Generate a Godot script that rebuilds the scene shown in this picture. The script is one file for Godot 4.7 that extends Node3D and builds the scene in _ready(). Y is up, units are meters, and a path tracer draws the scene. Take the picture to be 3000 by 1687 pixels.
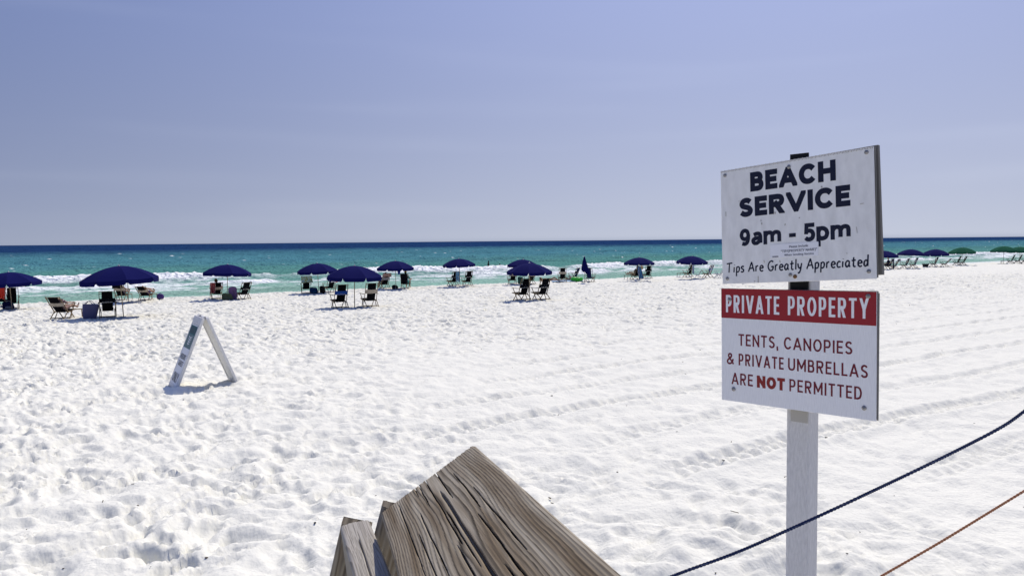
extends Node3D

# World: y up, metres. The camera looks along -z, 3.6 m above sea level, from the foot of a boardwalk.
# The shore runs obliquely: s is the distance towards the sea, t the distance along the beach.
const SX := -0.53
const SD := 0.848
const EYE := 3.6

var prof_s := PackedFloat32Array([-60.0, -20.0, 0.0, 4.0, 12.9, 32.3, 48.0, 51.8, 53.6, 56.0, 62.0, 80.0, 200.0])
var prof_y := PackedFloat32Array([2.3, 1.97, 1.83, 1.70, 1.35, 0.65, 0.32, 0.255, 0.06, -0.45, -1.0, -2.0, -4.0])

var n_big := FastNoiseLite.new()
var n_cell := FastNoiseLite.new()
var n_cell2 := FastNoiseLite.new()
var n_pick := FastNoiseLite.new()
var n_pit := FastNoiseLite.new()
var n_fine := FastNoiseLite.new()
var n_mid := FastNoiseLite.new()
var n_warp := FastNoiseLite.new()
var n_wave := FastNoiseLite.new()
var n_foam := FastNoiseLite.new()
var n_foam2 := FastNoiseLite.new()
var n_wood := FastNoiseLite.new()
var rng := RandomNumberGenerator.new()
var used := {}
var bar_mesh: ArrayMesh
var rod_mesh: ArrayMesh
var mats := {}


# ---------------------------------------------------------------- small helpers

class Geo:
	var v := PackedVector3Array()
	var n := PackedVector3Array()
	var c := PackedColorArray()
	var ix := PackedInt32Array()
	var tint := Color(1, 1, 1)
	var colored := false

	func quad(a: Vector3, b: Vector3, d: Vector3, e: Vector3) -> void:
		# corners counter-clockwise seen from outside
		var nn := (b - a).cross(e - a)
		if nn.length_squared() < 1e-16:
			nn = (d - b).cross(e - b)
		nn = nn.normalized()
		var k := v.size()
		v.append_array(PackedVector3Array([a, b, d, e]))
		n.append_array(PackedVector3Array([nn, nn, nn, nn]))
		c.append_array(PackedColorArray([tint, tint, tint, tint]))
		ix.append_array(PackedInt32Array([k, k + 2, k + 1, k, k + 3, k + 2]))

	func tri(a: Vector3, b: Vector3, d: Vector3) -> void:
		var nn := (b - a).cross(d - a).normalized()
		var k := v.size()
		v.append_array(PackedVector3Array([a, b, d]))
		n.append_array(PackedVector3Array([nn, nn, nn]))
		c.append_array(PackedColorArray([tint, tint, tint]))
		ix.append_array(PackedInt32Array([k, k + 2, k + 1]))

	func grid(p: Array, cols: Array = []) -> void:
		# p: rows of PackedVector3Array, smooth; normal side = (next column) x (next row)
		var rows := p.size()
		var wide: int = p[0].size()
		var k := v.size()
		for i in rows:
			for j in wide:
				var dj: Vector3 = p[i][mini(j + 1, wide - 1)] - p[i][maxi(j - 1, 0)]
				var di: Vector3 = p[mini(i + 1, rows - 1)][j] - p[maxi(i - 1, 0)][j]
				var nn := dj.cross(di)
				v.append(p[i][j])
				n.append(nn.normalized() if nn.length_squared() > 1e-18 else Vector3.UP)
				c.append(cols[i][j] if cols.size() else tint)
		for i in rows - 1:
			for j in wide - 1:
				var a := k + i * wide + j
				ix.append_array(PackedInt32Array([a, a + wide, a + 1, a + 1, a + wide, a + wide + 1]))

	func sheet(p: Array, thick: float, cols: Array = []) -> void:
		# a cloth or board of its own thickness: p is its outer face
		var rows := p.size()
		var wide: int = p[0].size()
		var back := []
		var bc := []
		for i in rows:
			var row := PackedVector3Array()
			var crow := []
			for j in range(wide - 1, -1, -1):
				var dj: Vector3 = p[i][mini(j + 1, wide - 1)] - p[i][maxi(j - 1, 0)]
				var di: Vector3 = p[mini(i + 1, rows - 1)][j] - p[maxi(i - 1, 0)][j]
				row.append(p[i][j] - dj.cross(di).normalized() * thick)
				if cols.size():
					crow.append(cols[i][j])
			back.append(row)
			bc.append(crow)
		grid(p, cols)
		grid(back, bc if cols.size() else [])
		for i in rows - 1:
			quad(p[i][0], p[i + 1][0], back[i + 1][wide - 1], back[i][wide - 1])
			quad(p[i + 1][wide - 1], p[i][wide - 1], back[i][0], back[i + 1][0])
		for j in wide - 1:
			quad(p[0][j + 1], p[0][j], back[0][wide - 1 - j], back[0][wide - 2 - j])
			quad(p[rows - 1][j], p[rows - 1][j + 1], back[rows - 1][wide - 2 - j], back[rows - 1][wide - 1 - j])

	func block(o: Vector3, x: Vector3, y: Vector3, z: Vector3, cut := 0.0) -> void:
		# box centred on o with half axes x, y, z (right handed), edges chamfered by cut metres
		if cut <= 0.0:
			for s in [1.0, -1.0]:
				quad(o + z * s - x * s - y, o + z * s + x * s - y, o + z * s + x * s + y, o + z * s - x * s + y)
				quad(o + x * s + z * s - y, o + x * s - z * s - y, o + x * s - z * s + y, o + x * s + z * s + y)
				quad(o + y * s - x * s + z, o + y * s + x * s + z, o + y * s + x * s - z, o + y * s - x * s - z)
			return
		var ax := [x, y, z]
		var kx := [1.0 - cut / x.length(), 1.0 - cut / y.length(), 1.0 - cut / z.length()]
		for a in 3:
			var b := (a + 1) % 3
			var d := (a + 2) % 3
			for s in [1.0, -1.0]:
				var w: Vector3 = o + ax[a] * s
				var p: Vector3 = ax[b] * kx[b] * s
				var q: Vector3 = ax[d] * kx[d]
				quad(w - p - q, w + p - q, w + p + q, w - p + q)
			for s in [1.0, -1.0]:
				for r in [1.0, -1.0]:
					var e1: Vector3 = o + ax[a] * s + ax[b] * kx[b] * r
					var e2: Vector3 = o + ax[a] * kx[a] * s + ax[b] * r
					var q: Vector3 = ax[d] * kx[d] * s * r
					quad(e1 - q, e2 - q, e2 + q, e1 + q)
		for s in [1.0, -1.0]:
			for r in [1.0, -1.0]:
				for w in [1.0, -1.0]:
					var a1: Vector3 = o + x * s + y * kx[1] * r + z * kx[2] * w
					var a2: Vector3 = o + x * kx[0] * s + y * r + z * kx[2] * w
					var a3: Vector3 = o + x * kx[0] * s + y * kx[1] * r + z * w
					if s * r * w > 0.0:
						tri(a1, a2, a3)
					else:
						tri(a1, a3, a2)

	func lathe(o: Vector3, up: Vector3, prof: Array, sides := 12) -> void:
		# prof: [radius, height] from bottom to top
		var y := up.normalized()
		var x := y.cross(Vector3.RIGHT if absf(y.x) < 0.8 else Vector3.UP).normalized()
		var z := x.cross(y)
		var p := []
		for q in prof:
			var row := PackedVector3Array()
			for j in sides + 1:
				var a := TAU * j / sides
				row.append(o + y * q[1] + (x * cos(a) + z * sin(a)) * q[0])
			p.append(row)
		var flipped := []
		for row in p:
			var r2 := PackedVector3Array(row)
			r2.reverse()
			flipped.append(r2)
		grid(flipped)

	func tube(path: PackedVector3Array, radius: float, sides := 8) -> void:
		var p := []
		var side := Vector3.UP
		for i in path.size():
			var d := (path[mini(i + 1, path.size() - 1)] - path[maxi(i - 1, 0)]).normalized()
			if i == 0 and absf(d.dot(side)) > 0.9:
				side = Vector3.RIGHT
			side = (side - d * side.dot(d)).normalized()
			var other := d.cross(side)
			var row := PackedVector3Array()
			for j in sides + 1:
				var a := TAU * j / sides
				row.append(path[i] + (side * cos(a) + other * sin(a)) * radius)
			p.append(row)
		grid(p)
		for e in [0, path.size() - 1]:
			for j in sides:
				if e == 0:
					tri(path[e], p[e][j + 1], p[e][j])
				else:
					tri(path[e], p[e][j], p[e][j + 1])

	func plate(pts: PackedVector2Array, z0: float, z1: float) -> void:
		# flat outline in x, y given thickness z0..z1
		var ids := Geometry2D.triangulate_polygon(pts)
		for k in range(0, ids.size(), 3):
			var a := pts[ids[k]]
			var b := pts[ids[k + 1]]
			var d := pts[ids[k + 2]]
			if (b - a).cross(d - a) < 0.0:
				var e := b
				b = d
				d = e
			tri(Vector3(a.x, a.y, z1), Vector3(b.x, b.y, z1), Vector3(d.x, d.y, z1))
			tri(Vector3(a.x, a.y, z0), Vector3(d.x, d.y, z0), Vector3(b.x, b.y, z0))
		var turn := 1.0 if not Geometry2D.is_polygon_clockwise(pts) else -1.0
		for i in pts.size():
			var a := pts[i]
			var b := pts[(i + 1) % pts.size()]
			if turn < 0.0:
				var e := a
				a = b
				b = e
			quad(Vector3(a.x, a.y, z0), Vector3(b.x, b.y, z0), Vector3(b.x, b.y, z1), Vector3(a.x, a.y, z1))

	func add(m: ArrayMesh, t: Transform3D) -> void:
		var s := m.surface_get_arrays(0)
		var k := v.size()
		for i in s[Mesh.ARRAY_VERTEX].size():
			v.append(t * s[Mesh.ARRAY_VERTEX][i])
			n.append((t.basis * s[Mesh.ARRAY_NORMAL][i]).normalized())
			c.append(tint)
		for i in s[Mesh.ARRAY_INDEX]:
			ix.append(k + i)

	func done() -> ArrayMesh:
		var a := []
		a.resize(Mesh.ARRAY_MAX)
		a[Mesh.ARRAY_VERTEX] = v
		a[Mesh.ARRAY_NORMAL] = n
		if colored:
			a[Mesh.ARRAY_COLOR] = c
		a[Mesh.ARRAY_INDEX] = ix
		var m := ArrayMesh.new()
		m.add_surface_from_arrays(Mesh.PRIMITIVE_TRIANGLES, a)
		return m


func lin(r: float, g: float, b: float, a := 1.0) -> Color:
	var c := Color(r, g, b).linear_to_srgb()
	c.a = a
	return c


func mat(called: String, c: Color, rough := 0.8, spec := 0.4) -> StandardMaterial3D:
	if mats.has(called):
		return mats[called]
	var m := StandardMaterial3D.new()
	m.resource_name = called
	m.albedo_color = lin(c.r, c.g, c.b)
	m.roughness = rough
	m.metallic_specular = spec
	mats[called] = m
	return m


func vmat(called: String, rough := 0.85, spec := 0.35) -> StandardMaterial3D:
	var m := mat(called, Color(1, 1, 1), rough, spec)
	m.vertex_color_use_as_albedo = true
	return m


func grain_texture(called: String, freq: float, octaves: int, lo: float, hi: float, size := 512) -> ImageTexture:
	if mats.has("tex_" + called):
		return mats["tex_" + called]
	var f := FastNoiseLite.new()
	f.seed = hash(called) % 1000
	f.noise_type = FastNoiseLite.TYPE_SIMPLEX_SMOOTH
	f.frequency = freq
	f.fractal_octaves = octaves
	var im := f.get_seamless_image(size, size)
	im.convert(Image.FORMAT_RGB8)
	var d := im.get_data()
	for i in d.size():
		d[i] = int(clampf(lerpf(lo, hi, d[i] / 255.0), 0.0, 1.0) * 255.0)
	im = Image.create_from_data(size, size, false, Image.FORMAT_RGB8, d)
	var t := ImageTexture.create_from_image(im)
	mats["tex_" + called] = t
	return t


func numbered(called: String) -> String:
	used[called] = used.get(called, -1) + 1
	return called if used[called] == 0 else "%s_%03d" % [called, used[called]]


func tag(o: Node3D, label: String, category: String, group := "") -> void:
	o.set_meta("label", label)
	o.set_meta("category", category)
	if group != "":
		o.set_meta("group", group)


func thing(called: String, label: String, category: String, at := Transform3D.IDENTITY, group := "") -> Node3D:
	var o := Node3D.new()
	o.name = numbered(called)
	add_child(o)
	o.transform = at
	tag(o, label, category, group)
	return o


func part(par: Node3D, called: String, m: Mesh, material: Material, at := Transform3D.IDENTITY) -> MeshInstance3D:
	var o := MeshInstance3D.new()
	o.name = called
	o.mesh = m
	o.material_override = material
	o.transform = at
	par.add_child(o, true)
	return o


func solo(called: String, label: String, category: String, m: Mesh, material: Material, at := Transform3D.IDENTITY, group := "") -> MeshInstance3D:
	var o := MeshInstance3D.new()
	o.name = numbered(called)
	o.mesh = m
	o.material_override = material
	add_child(o)
	o.transform = at
	tag(o, label, category, group)
	return o


func bar(par: Node3D, called: String, a: Vector3, b: Vector3, w: float, h: float, m: Material, side := Vector3.RIGHT) -> MeshInstance3D:
	var d := b - a
	var y := d.normalized()
	if absf(side.dot(y)) > 0.98:
		side = Vector3.FORWARD
	var x := (side - y * side.dot(y)).normalized()
	var z := x.cross(y)
	return part(par, called, bar_mesh, m, Transform3D(Basis(x * w, d, z * h), (a + b) * 0.5))


func rod(par: Node3D, called: String, a: Vector3, b: Vector3, r: float, m: Material) -> MeshInstance3D:
	var d := b - a
	var y := d.normalized()
	var x := y.cross(Vector3.RIGHT if absf(y.x) < 0.8 else Vector3.FORWARD).normalized()
	return part(par, called, rod_mesh, m, Transform3D(Basis(x * r, d, x.cross(y) * r), (a + b) * 0.5))


func facing(x: float, z: float, yaw_deg: float, sink := 0.03, size := 1.0) -> Transform3D:
	return Transform3D(Basis(Vector3.UP, deg_to_rad(yaw_deg)).scaled(Vector3.ONE * size), Vector3(x, stand_y(x, z) - sink, z))


# ---------------------------------------------------------------- soft bodies: distance to tapered bones, joined smoothly, meshed as surface nets

func soft(bones: Array, cell: float, k: float) -> ArrayMesh:
	var g := Geo.new()
	soft_into(g, bones, cell, k)
	return g.done()


func soft_into(g: Geo, bones: Array, cell: float, k: float) -> void:
	# each bone: [a, b, radius at a, radius at b]
	var lo := Vector3.ONE * 1e9
	var hi := -lo
	for b in bones:
		var r: float = maxf(b[2], b[3]) + 2.5 * cell
		lo = lo.min((b[0] as Vector3).min(b[1]) - Vector3.ONE * r)
		hi = hi.max((b[0] as Vector3).max(b[1]) + Vector3.ONE * r)
	var nx := int((hi.x - lo.x) / cell) + 2
	var ny := int((hi.y - lo.y) / cell) + 2
	var nz := int((hi.z - lo.z) / cell) + 2
	var f := PackedFloat32Array()
	f.resize(nx * ny * nz)
	for b in bones:
		var a: Vector3 = b[0]
		var e: Vector3 = b[1]
		var ra: float = b[2]
		var rb: float = b[3]
		var d := e - a
		var dd := maxf(d.length_squared(), 1e-9)
		var r := maxf(ra, rb) + 4.0 * k + cell
		var l := ((a.min(e) - Vector3.ONE * r - lo) / cell).floor()
		var h := ((a.max(e) + Vector3.ONE * r - lo) / cell).ceil()
		for iz in range(maxi(0, int(l.z)), mini(nz, int(h.z) + 1)):
			for iy in range(maxi(0, int(l.y)), mini(ny, int(h.y) + 1)):
				for ix in range(maxi(0, int(l.x)), mini(nx, int(h.x) + 1)):
					var p := lo + Vector3(ix, iy, iz) * cell
					var u := clampf((p - a).dot(d) / dd, 0.0, 1.0)
					var q := (p - a - d * u).length() - lerpf(ra, rb, u)
					if q < 4.0 * k + cell:
						f[(iz * ny + iy) * nx + ix] += exp(-q / k)
	for i in f.size():
		f[i] = -k * log(f[i]) if f[i] > 1e-12 else 1.0
	var at := PackedInt32Array()
	at.resize(f.size())
	at.fill(-1)
	var first := g.v.size()
	var steps := [1, nx, nx * ny]
	for iz in nz - 1:
		for iy in ny - 1:
			for ix in nx - 1:
				var o := (iz * ny + iy) * nx + ix
				var f0 := f[o]
				var f7 := f[o + 1 + nx + nx * ny]
				var m := 0
				var vals := [f0, f[o + 1], f[o + nx], f[o + nx + 1], f[o + nx * ny], f[o + nx * ny + 1], f[o + nx * ny + nx], f7]
				for q in 8:
					if vals[q] < 0.0:
						m |= 1 << q
				if m == 0 or m == 255:
					continue
				var sum := Vector3.ZERO
				var cnt := 0
				for ax in 3:
					for q in 8:
						if q & (1 << ax):
							continue
						var q2 := q | (1 << ax)
						if (vals[q] < 0.0) == (vals[q2] < 0.0):
							continue
						var u: float = vals[q] / (vals[q] - vals[q2])
						var p := Vector3(q & 1, (q >> 1) & 1, (q >> 2) & 1)
						p[ax] += u
						sum += p
						cnt += 1
				at[o] = g.v.size()
				g.v.append(lo + (Vector3(ix, iy, iz) + sum / cnt) * cell)
				g.n.append(Vector3.ZERO)
				g.c.append(g.tint)
	for iz in range(1, nz - 1):
		for iy in range(1, ny - 1):
			for ix in range(1, nx - 1):
				var o := (iz * ny + iy) * nx + ix
				var inside := f[o] < 0.0
				for ax in 3:
					if (f[o + steps[ax]] < 0.0) == inside:
						continue
					var b: int = steps[(ax + 1) % 3]
					var c: int = steps[(ax + 2) % 3]
					var i0 := at[o - b - c]
					var i1 := at[o - c]
					var i2 := at[o]
					var i3 := at[o - b]
					if i0 < 0 or i1 < 0 or i2 < 0 or i3 < 0:
						continue
					if inside:
						g.ix.append_array(PackedInt32Array([i0, i2, i1, i0, i3, i2]))
					else:
						g.ix.append_array(PackedInt32Array([i0, i1, i2, i0, i2, i3]))
					var nn := (g.v[i1] - g.v[i0]).cross(g.v[i3] - g.v[i0]) + (g.v[i3] - g.v[i2]).cross(g.v[i1] - g.v[i2])
					if not inside:
						nn = -nn
					for i in [i0, i1, i2, i3]:
						g.n[i] += nn
	for i in range(first, g.v.size()):
		g.n[i] = g.n[i].normalized()


# ---------------------------------------------------------------- beach and sea as functions of place

func beach(s: float) -> float:
	var k := 0
	while k < prof_s.size() - 2 and s > prof_s[k + 1]:
		k += 1
	var u := clampf((s - prof_s[k]) / (prof_s[k + 1] - prof_s[k]), 0.0, 1.0)
	var k0 := maxi(k - 1, 0)
	var k3 := mini(k + 2, prof_s.size() - 1)
	var w := prof_s[k + 1] - prof_s[k]
	var m0 := (prof_y[k + 1] - prof_y[k0]) / (prof_s[k + 1] - prof_s[k0]) * w
	var m1 := (prof_y[k3] - prof_y[k]) / (prof_s[k3] - prof_s[k]) * w
	var u2 := u * u
	var u3 := u2 * u
	return (2.0 * u3 - 3.0 * u2 + 1.0) * prof_y[k] + (u3 - 2.0 * u2 + u) * m0 + (3.0 * u2 - 2.0 * u3) * prof_y[k + 1] + (u3 - u2) * m1


func stand_y(x: float, z: float) -> float:
	# where a thing set down on the beach stands: the trodden surface without its smallest dents
	var s := x * SX - z * SD
	return beach(s) + n_big.get_noise_2d(x, z) * 0.05


func bump(x: float) -> float:
	return exp(-x * x)


func sand_y(x: float, z: float) -> float:
	var s := x * SX - z * SD
	var t := x * SD - z * -SX
	if s > 60.0:
		return beach(s)
	var y := beach(s) + n_big.get_noise_2d(x, z) * 0.05
	var wx := x + n_warp.get_noise_2d(x, z) * 0.16
	var wz := z + n_warp.get_noise_2d(x + 57.0, z - 31.0) * 0.16
	# how much the sand is trodden: less where the cart drives, on the right
	var calm := smoothstep(1.5, 6.0, t) * smoothstep(17.0, 9.0, s)
	var trod := (1.0 - 0.75 * calm) * (0.85 + 0.6 * n_big.get_noise_2d(x * 3.0 + 9.0, z * 3.0)) * (1.0 + 0.9 * smoothstep(12.0, 26.0, s))
	trod *= smoothstep(54.0, 51.5, s)
	y += n_mid.get_noise_2d(wx, wz) * 0.050 * (0.40 + 0.60 * trod)
	# overlapping footprints: hollows with a soft floor and a crisp rim
	var c1 := n_cell.get_noise_2d(wx, wz) + 1.0
	y -= trod * 0.050 * smoothstep(0.46, 0.17, c1)
	var c2 := n_cell2.get_noise_2d(wx + 0.4 * wz, wz) + 1.0
	y -= trod * 0.031 * smoothstep(0.46, 0.16, c2)
	if z > -14.0:
		y -= trod * 0.010 * smoothstep(0.46, 0.14, n_cell2.get_noise_2d(wx * 1.7 - 31.0, wz * 1.7) + 1.0)
	# a deeper heel or toe dent here and there
	var pick := n_pick.get_noise_2d(wx, wz)
	if pick > 0.1:
		var c3 := n_pit.get_noise_2d(wx, wz) + 1.0
		y -= trod * (0.034 + 0.05 * (pick - 0.1)) * (0.35 + 0.65 * smoothstep(-6.0, -12.0, z)) * smoothstep(0.30, 0.14, c3)
	y += n_fine.get_noise_2d(x, z) * (0.006 + 0.006 * trod)
	if s < 15.0 and t > 0.3:
		y += tracks(s, t)
	# a low bank of soft sand in front of the sign post
	var q := Vector2((x - 1.15) / 0.85, (z + 4.25) / 0.5)
	y += 0.13 * exp(-q.length_squared()) * (1.0 + 0.5 * n_warp.get_noise_2d(x * 2.0, z * 2.0))
	return y


func tracks(s: float, t: float) -> float:
	var y := 0.0
	var sway := 0.10 * sin(t * 0.31) + 0.05 * sin(t * 0.9 + 1.0)
	for k in [[3.2, 5.0, 0.7], [4.48, 3.6, 1.15], [5.75, 4.0, 0.8], [6.6, 0.6, 0.39], [7.2, 2.6, 1.1], [8.5, 3.5, 0.9], [9.3, 3.0, 0.39], [9.9, 5.0, 1.1], [11.3, 6.0, 0.9], [13.0, 8.0, 0.8]]:
		var q: float = s - k[0] - sway
		if absf(q) > 0.42:
			continue
		var on: float = smoothstep(k[1], k[1] + 1.6, t) * k[2]
		var inside := smoothstep(0.17, 0.12, absf(q))
		y += on * (-0.032 * inside + 0.028 * bump((absf(q) - 0.22) / 0.06))
		if k[2] > 0.4:
			var lug := sin(TAU * (t / 0.155 + absf(q) * 3.2))
			y += on * inside * 0.019 * clampf(lug * 1.8, -1.0, 1.0)
	return y


func breaker_line(t: float) -> float:
	return 79.0 + 2.6 * sin(t * 0.061 + 0.6) + 1.4 * sin(t * 0.173 + 2.0)


func sea(s: float, t: float) -> Vector2:
	# x: height of the water, y: how much foam or painted glitter lies there
	var y := 0.0
	var foam := 0.0
	var far := smoothstep(70.0, 130.0, s)
	# swell running in to the shore, and wind chop on it
	var sw := sin(s * 0.40 + 3.0 * n_wave.get_noise_2d(s * 0.05, t * 0.03))
	y += (0.06 + 0.30 * far) * sw * (0.7 + 0.6 * n_wave.get_noise_2d(s * 0.08 + 9.0, t * 0.05))
	y += (0.08 + 0.24 * far) * n_wave.get_noise_2d(s * 0.45, t * 0.16)
	y += (0.035 + 0.08 * far) * n_wave.get_noise_2d(s * 1.5 + 40.0, t * 0.6)
	if s < 110.0:
		var broken := 0.50 + 0.9 * n_wave.get_noise_2d(t * 0.07, 77.0) + 0.25 * n_wave.get_noise_2d(t * 0.4, 12.0)
		var q := s - breaker_line(t)
		# the breaking crest: steep towards the shore, with white water tumbling down its face
		var up := clampf(broken + 0.55, 0.25, 1.0)
		y += up * 0.62 * (exp(-q * q / 3.2) if q < 0.0 else exp(-q * q / 14.0))
		var rough := n_foam.get_noise_2d(s * 0.9, t * 1.0)
		var white := clampf(broken + 0.30, 0.0, 1.0) * smoothstep(-3.6 - 2.6 * rough, -0.7, q) * smoothstep(1.6 + rough, 0.1, q)
		foam = maxf(foam, white * clampf(1.25 + 0.7 * rough, 0.0, 1.3))
		y += 0.17 * white * absf(n_foam2.get_noise_2d(s * 1.6, t * 1.6)) * 2.0
		# a second, smaller roller and the thin sheets of foam left behind it
		var b2 := 0.35 + 1.2 * n_wave.get_noise_2d(t * 0.11, 191.0)
		var q2 := s - (69.0 + 2.2 * sin(t * 0.083) + 1.3 * sin(t * 0.21 + 1.0))
		var r2 := n_foam.get_noise_2d(s * 1.1 + 300.0, t * 0.9)
		y += clampf(b2 + 0.3, 0.0, 1.0) * 0.30 * (exp(-q2 * q2 / 1.6) if q2 < 0.0 else exp(-q2 * q2 / 9.0))
		var w2 := clampf(b2 + 0.35, 0.0, 1.0) * smoothstep(-2.8 - 1.8 * r2, -0.5, q2) * smoothstep(1.1, 0.0, q2)
		foam = maxf(foam, w2 * clampf(1.1 + 0.9 * r2, 0.0, 1.2))
		y += 0.09 * w2 * absf(n_foam2.get_noise_2d(s * 1.8, t * 1.8)) * 2.0
		# lace of old foam between the two, thinner towards the beach
		var lace := n_foam2.get_noise_2d(s * 0.9, t * 0.32)
		var span := smoothstep(60.0, 66.0, s) * smoothstep(79.0, 75.0, s)
		foam = maxf(foam, span * smoothstep(0.18, 0.42, lace + 0.28 * broken) * 0.8)
		# the run-up at the edge of the sand, stronger on the right
		var q3 := s - (54.6 + 0.5 * sin(t * 0.13) + 0.4 * sin(t * 0.37))
		var edge := (0.35 + 0.65 * smoothstep(40.0, 95.0, t)) * smoothstep(-0.9, 0.1, q3) * smoothstep(1.2 + 4.0 * smoothstep(60.0, 110.0, t), 0.1, q3)
		foam = maxf(foam, edge * clampf(0.9 + 1.3 * r2, 0.0, 1.1))
		y *= smoothstep(52.0, 60.0, s)
		y += 0.02 * edge
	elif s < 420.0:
		# white flecks painted into the colour in place of sun glitter
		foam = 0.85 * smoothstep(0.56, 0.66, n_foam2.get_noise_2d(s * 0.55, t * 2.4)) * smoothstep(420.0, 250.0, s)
	return Vector2(y, clampf(foam, 0.0, 1.0))


# ---------------------------------------------------------------- the setting

func setup_view() -> void:
	var cam := Camera3D.new()
	cam.name = "camera"
	add_child(cam)
	var pitch := deg_to_rad(3.54)
	var roll := deg_to_rad(0.487)
	var fwd := Vector3(0, -sin(pitch), -cos(pitch))
	var up0 := Vector3.RIGHT.cross(fwd)
	var right := Vector3.RIGHT * cos(roll) - up0 * sin(roll)
	var up := Vector3.RIGHT * sin(roll) + up0 * cos(roll)
	cam.transform = Transform3D(Basis(right, up, -fwd), Vector3(0, EYE, 0))
	cam.fov = rad_to_deg(2.0 * atan(843.5 / 2224.0))
	cam.near = 0.05
	cam.far = 40000.0
	cam.current = true

	# high, ahead of the camera and a little to the right: shadows fall towards the camera and to the left
	var to_sun := Vector3(0.46, 1.62, -1.04).normalized()
	var sky_mat := PanoramaSkyMaterial.new()
	sky_mat.panorama = summer_sky(to_sun)
	var sky := Sky.new()
	sky.sky_material = sky_mat
	var env := Environment.new()
	env.background_mode = Environment.BG_SKY
	env.sky = sky
	env.tonemap_mode = Environment.TONE_MAPPER_LINEAR
	env.tonemap_exposure = 1.04
	env.sdfgi_enabled = true
	env.ssao_enabled = true
	env.ssil_enabled = true
	var we := WorldEnvironment.new()
	we.name = "world_environment"
	we.environment = env
	add_child(we)

	var sun := DirectionalLight3D.new()
	sun.name = "sun"
	sun.light_energy = 1.12
	sun.light_color = Color(1.0, 0.965, 0.9)
	sun.light_angular_distance = 0.53
	sun.shadow_enabled = true
	add_child(sun)
	sun.look_at_from_position(Vector3.ZERO, -to_sun, Vector3.FORWARD)


func summer_sky(to_sun: Vector3) -> ImageTexture:
	# clear air: paler towards the horizon and towards the sun, with very thin streaks of high cloud
	var f := FastNoiseLite.new()
	f.seed = 5
	f.frequency = 0.010
	f.fractal_octaves = 4
	var w := 1024
	var h := 512
	var im := Image.create(w, h, false, Image.FORMAT_RGBF)
	var zen := Vector3(0.030, 0.098, 0.335)
	var hor := Vector3(0.20, 0.255, 0.415)
	for j in h:
		var el := PI * (0.5 - (j + 0.5) / h)
		var e := rad_to_deg(maxf(el, 0.0))
		var low := exp(-e / 11.0)
		var base := zen.lerp(hor, low)
		var glow := Vector3(1.10, 1.09, 1.45).lerp(Vector3(4.0, 3.8, 3.2), low)
		for i in w:
			var az := TAU * (i + 0.5) / w
			var d := Vector3(sin(az) * cos(el), sin(el), -cos(az) * cos(el))
			d.y = maxf(d.y, 0.0)
			var gam := rad_to_deg(acos(clampf(d.normalized().dot(to_sun), -1.0, 1.0)))
			var cg := cos(deg_to_rad(gam))
			var c := base * (0.83 + 0.50 * cg * cg) + glow * exp(-gam / 22.0)
			if el > 0.0 and e < 50.0:
				var q := f.get_noise_3d(cos(az) * 90.0, sin(az) * 90.0, j * 13.0)
				c += Vector3(0.022, 0.022, 0.020) * smoothstep(0.1, 0.6, q) * smoothstep(50.0, 12.0, e)
			im.set_pixel(i, j, Color(c.x, c.y, c.z))
	return ImageTexture.create_from_image(im)


func setup_noise() -> void:
	rng.seed = 11
	var put := func(f: FastNoiseLite, kind: int, freq: float, seed_: int, oct: int):
		f.noise_type = kind
		f.frequency = freq
		f.seed = seed_
		f.fractal_type = FastNoiseLite.FRACTAL_FBM if oct > 1 else FastNoiseLite.FRACTAL_NONE
		f.fractal_octaves = oct
		f.cellular_distance_function = FastNoiseLite.DISTANCE_EUCLIDEAN
		f.cellular_jitter = 1.0
		f.cellular_return_type = FastNoiseLite.RETURN_DISTANCE
	put.call(n_big, FastNoiseLite.TYPE_SIMPLEX_SMOOTH, 0.16, 3, 2)
	put.call(n_warp, FastNoiseLite.TYPE_SIMPLEX_SMOOTH, 1.1, 4, 1)
	put.call(n_cell, FastNoiseLite.TYPE_CELLULAR, 4.0, 6, 1)
	put.call(n_mid, FastNoiseLite.TYPE_SIMPLEX_SMOOTH, 1.7, 16, 2)
	put.call(n_cell2, FastNoiseLite.TYPE_CELLULAR, 7.5, 7, 1)
	put.call(n_pit, FastNoiseLite.TYPE_CELLULAR, 1.9, 23, 1)
	put.call(n_pick, FastNoiseLite.TYPE_CELLULAR, 1.9, 23, 1)
	n_pick.cellular_return_type = FastNoiseLite.RETURN_CELL_VALUE
	put.call(n_fine, FastNoiseLite.TYPE_SIMPLEX_SMOOTH, 2.6, 9, 4)
	put.call(n_wave, FastNoiseLite.TYPE_SIMPLEX_SMOOTH, 1.0, 10, 2)
	put.call(n_foam, FastNoiseLite.TYPE_SIMPLEX_SMOOTH, 0.42, 12, 4)
	put.call(n_foam2, FastNoiseLite.TYPE_SIMPLEX_SMOOTH, 0.6, 13, 4)
	put.call(n_wood, FastNoiseLite.TYPE_SIMPLEX_SMOOTH, 1.0, 14, 3)


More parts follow.
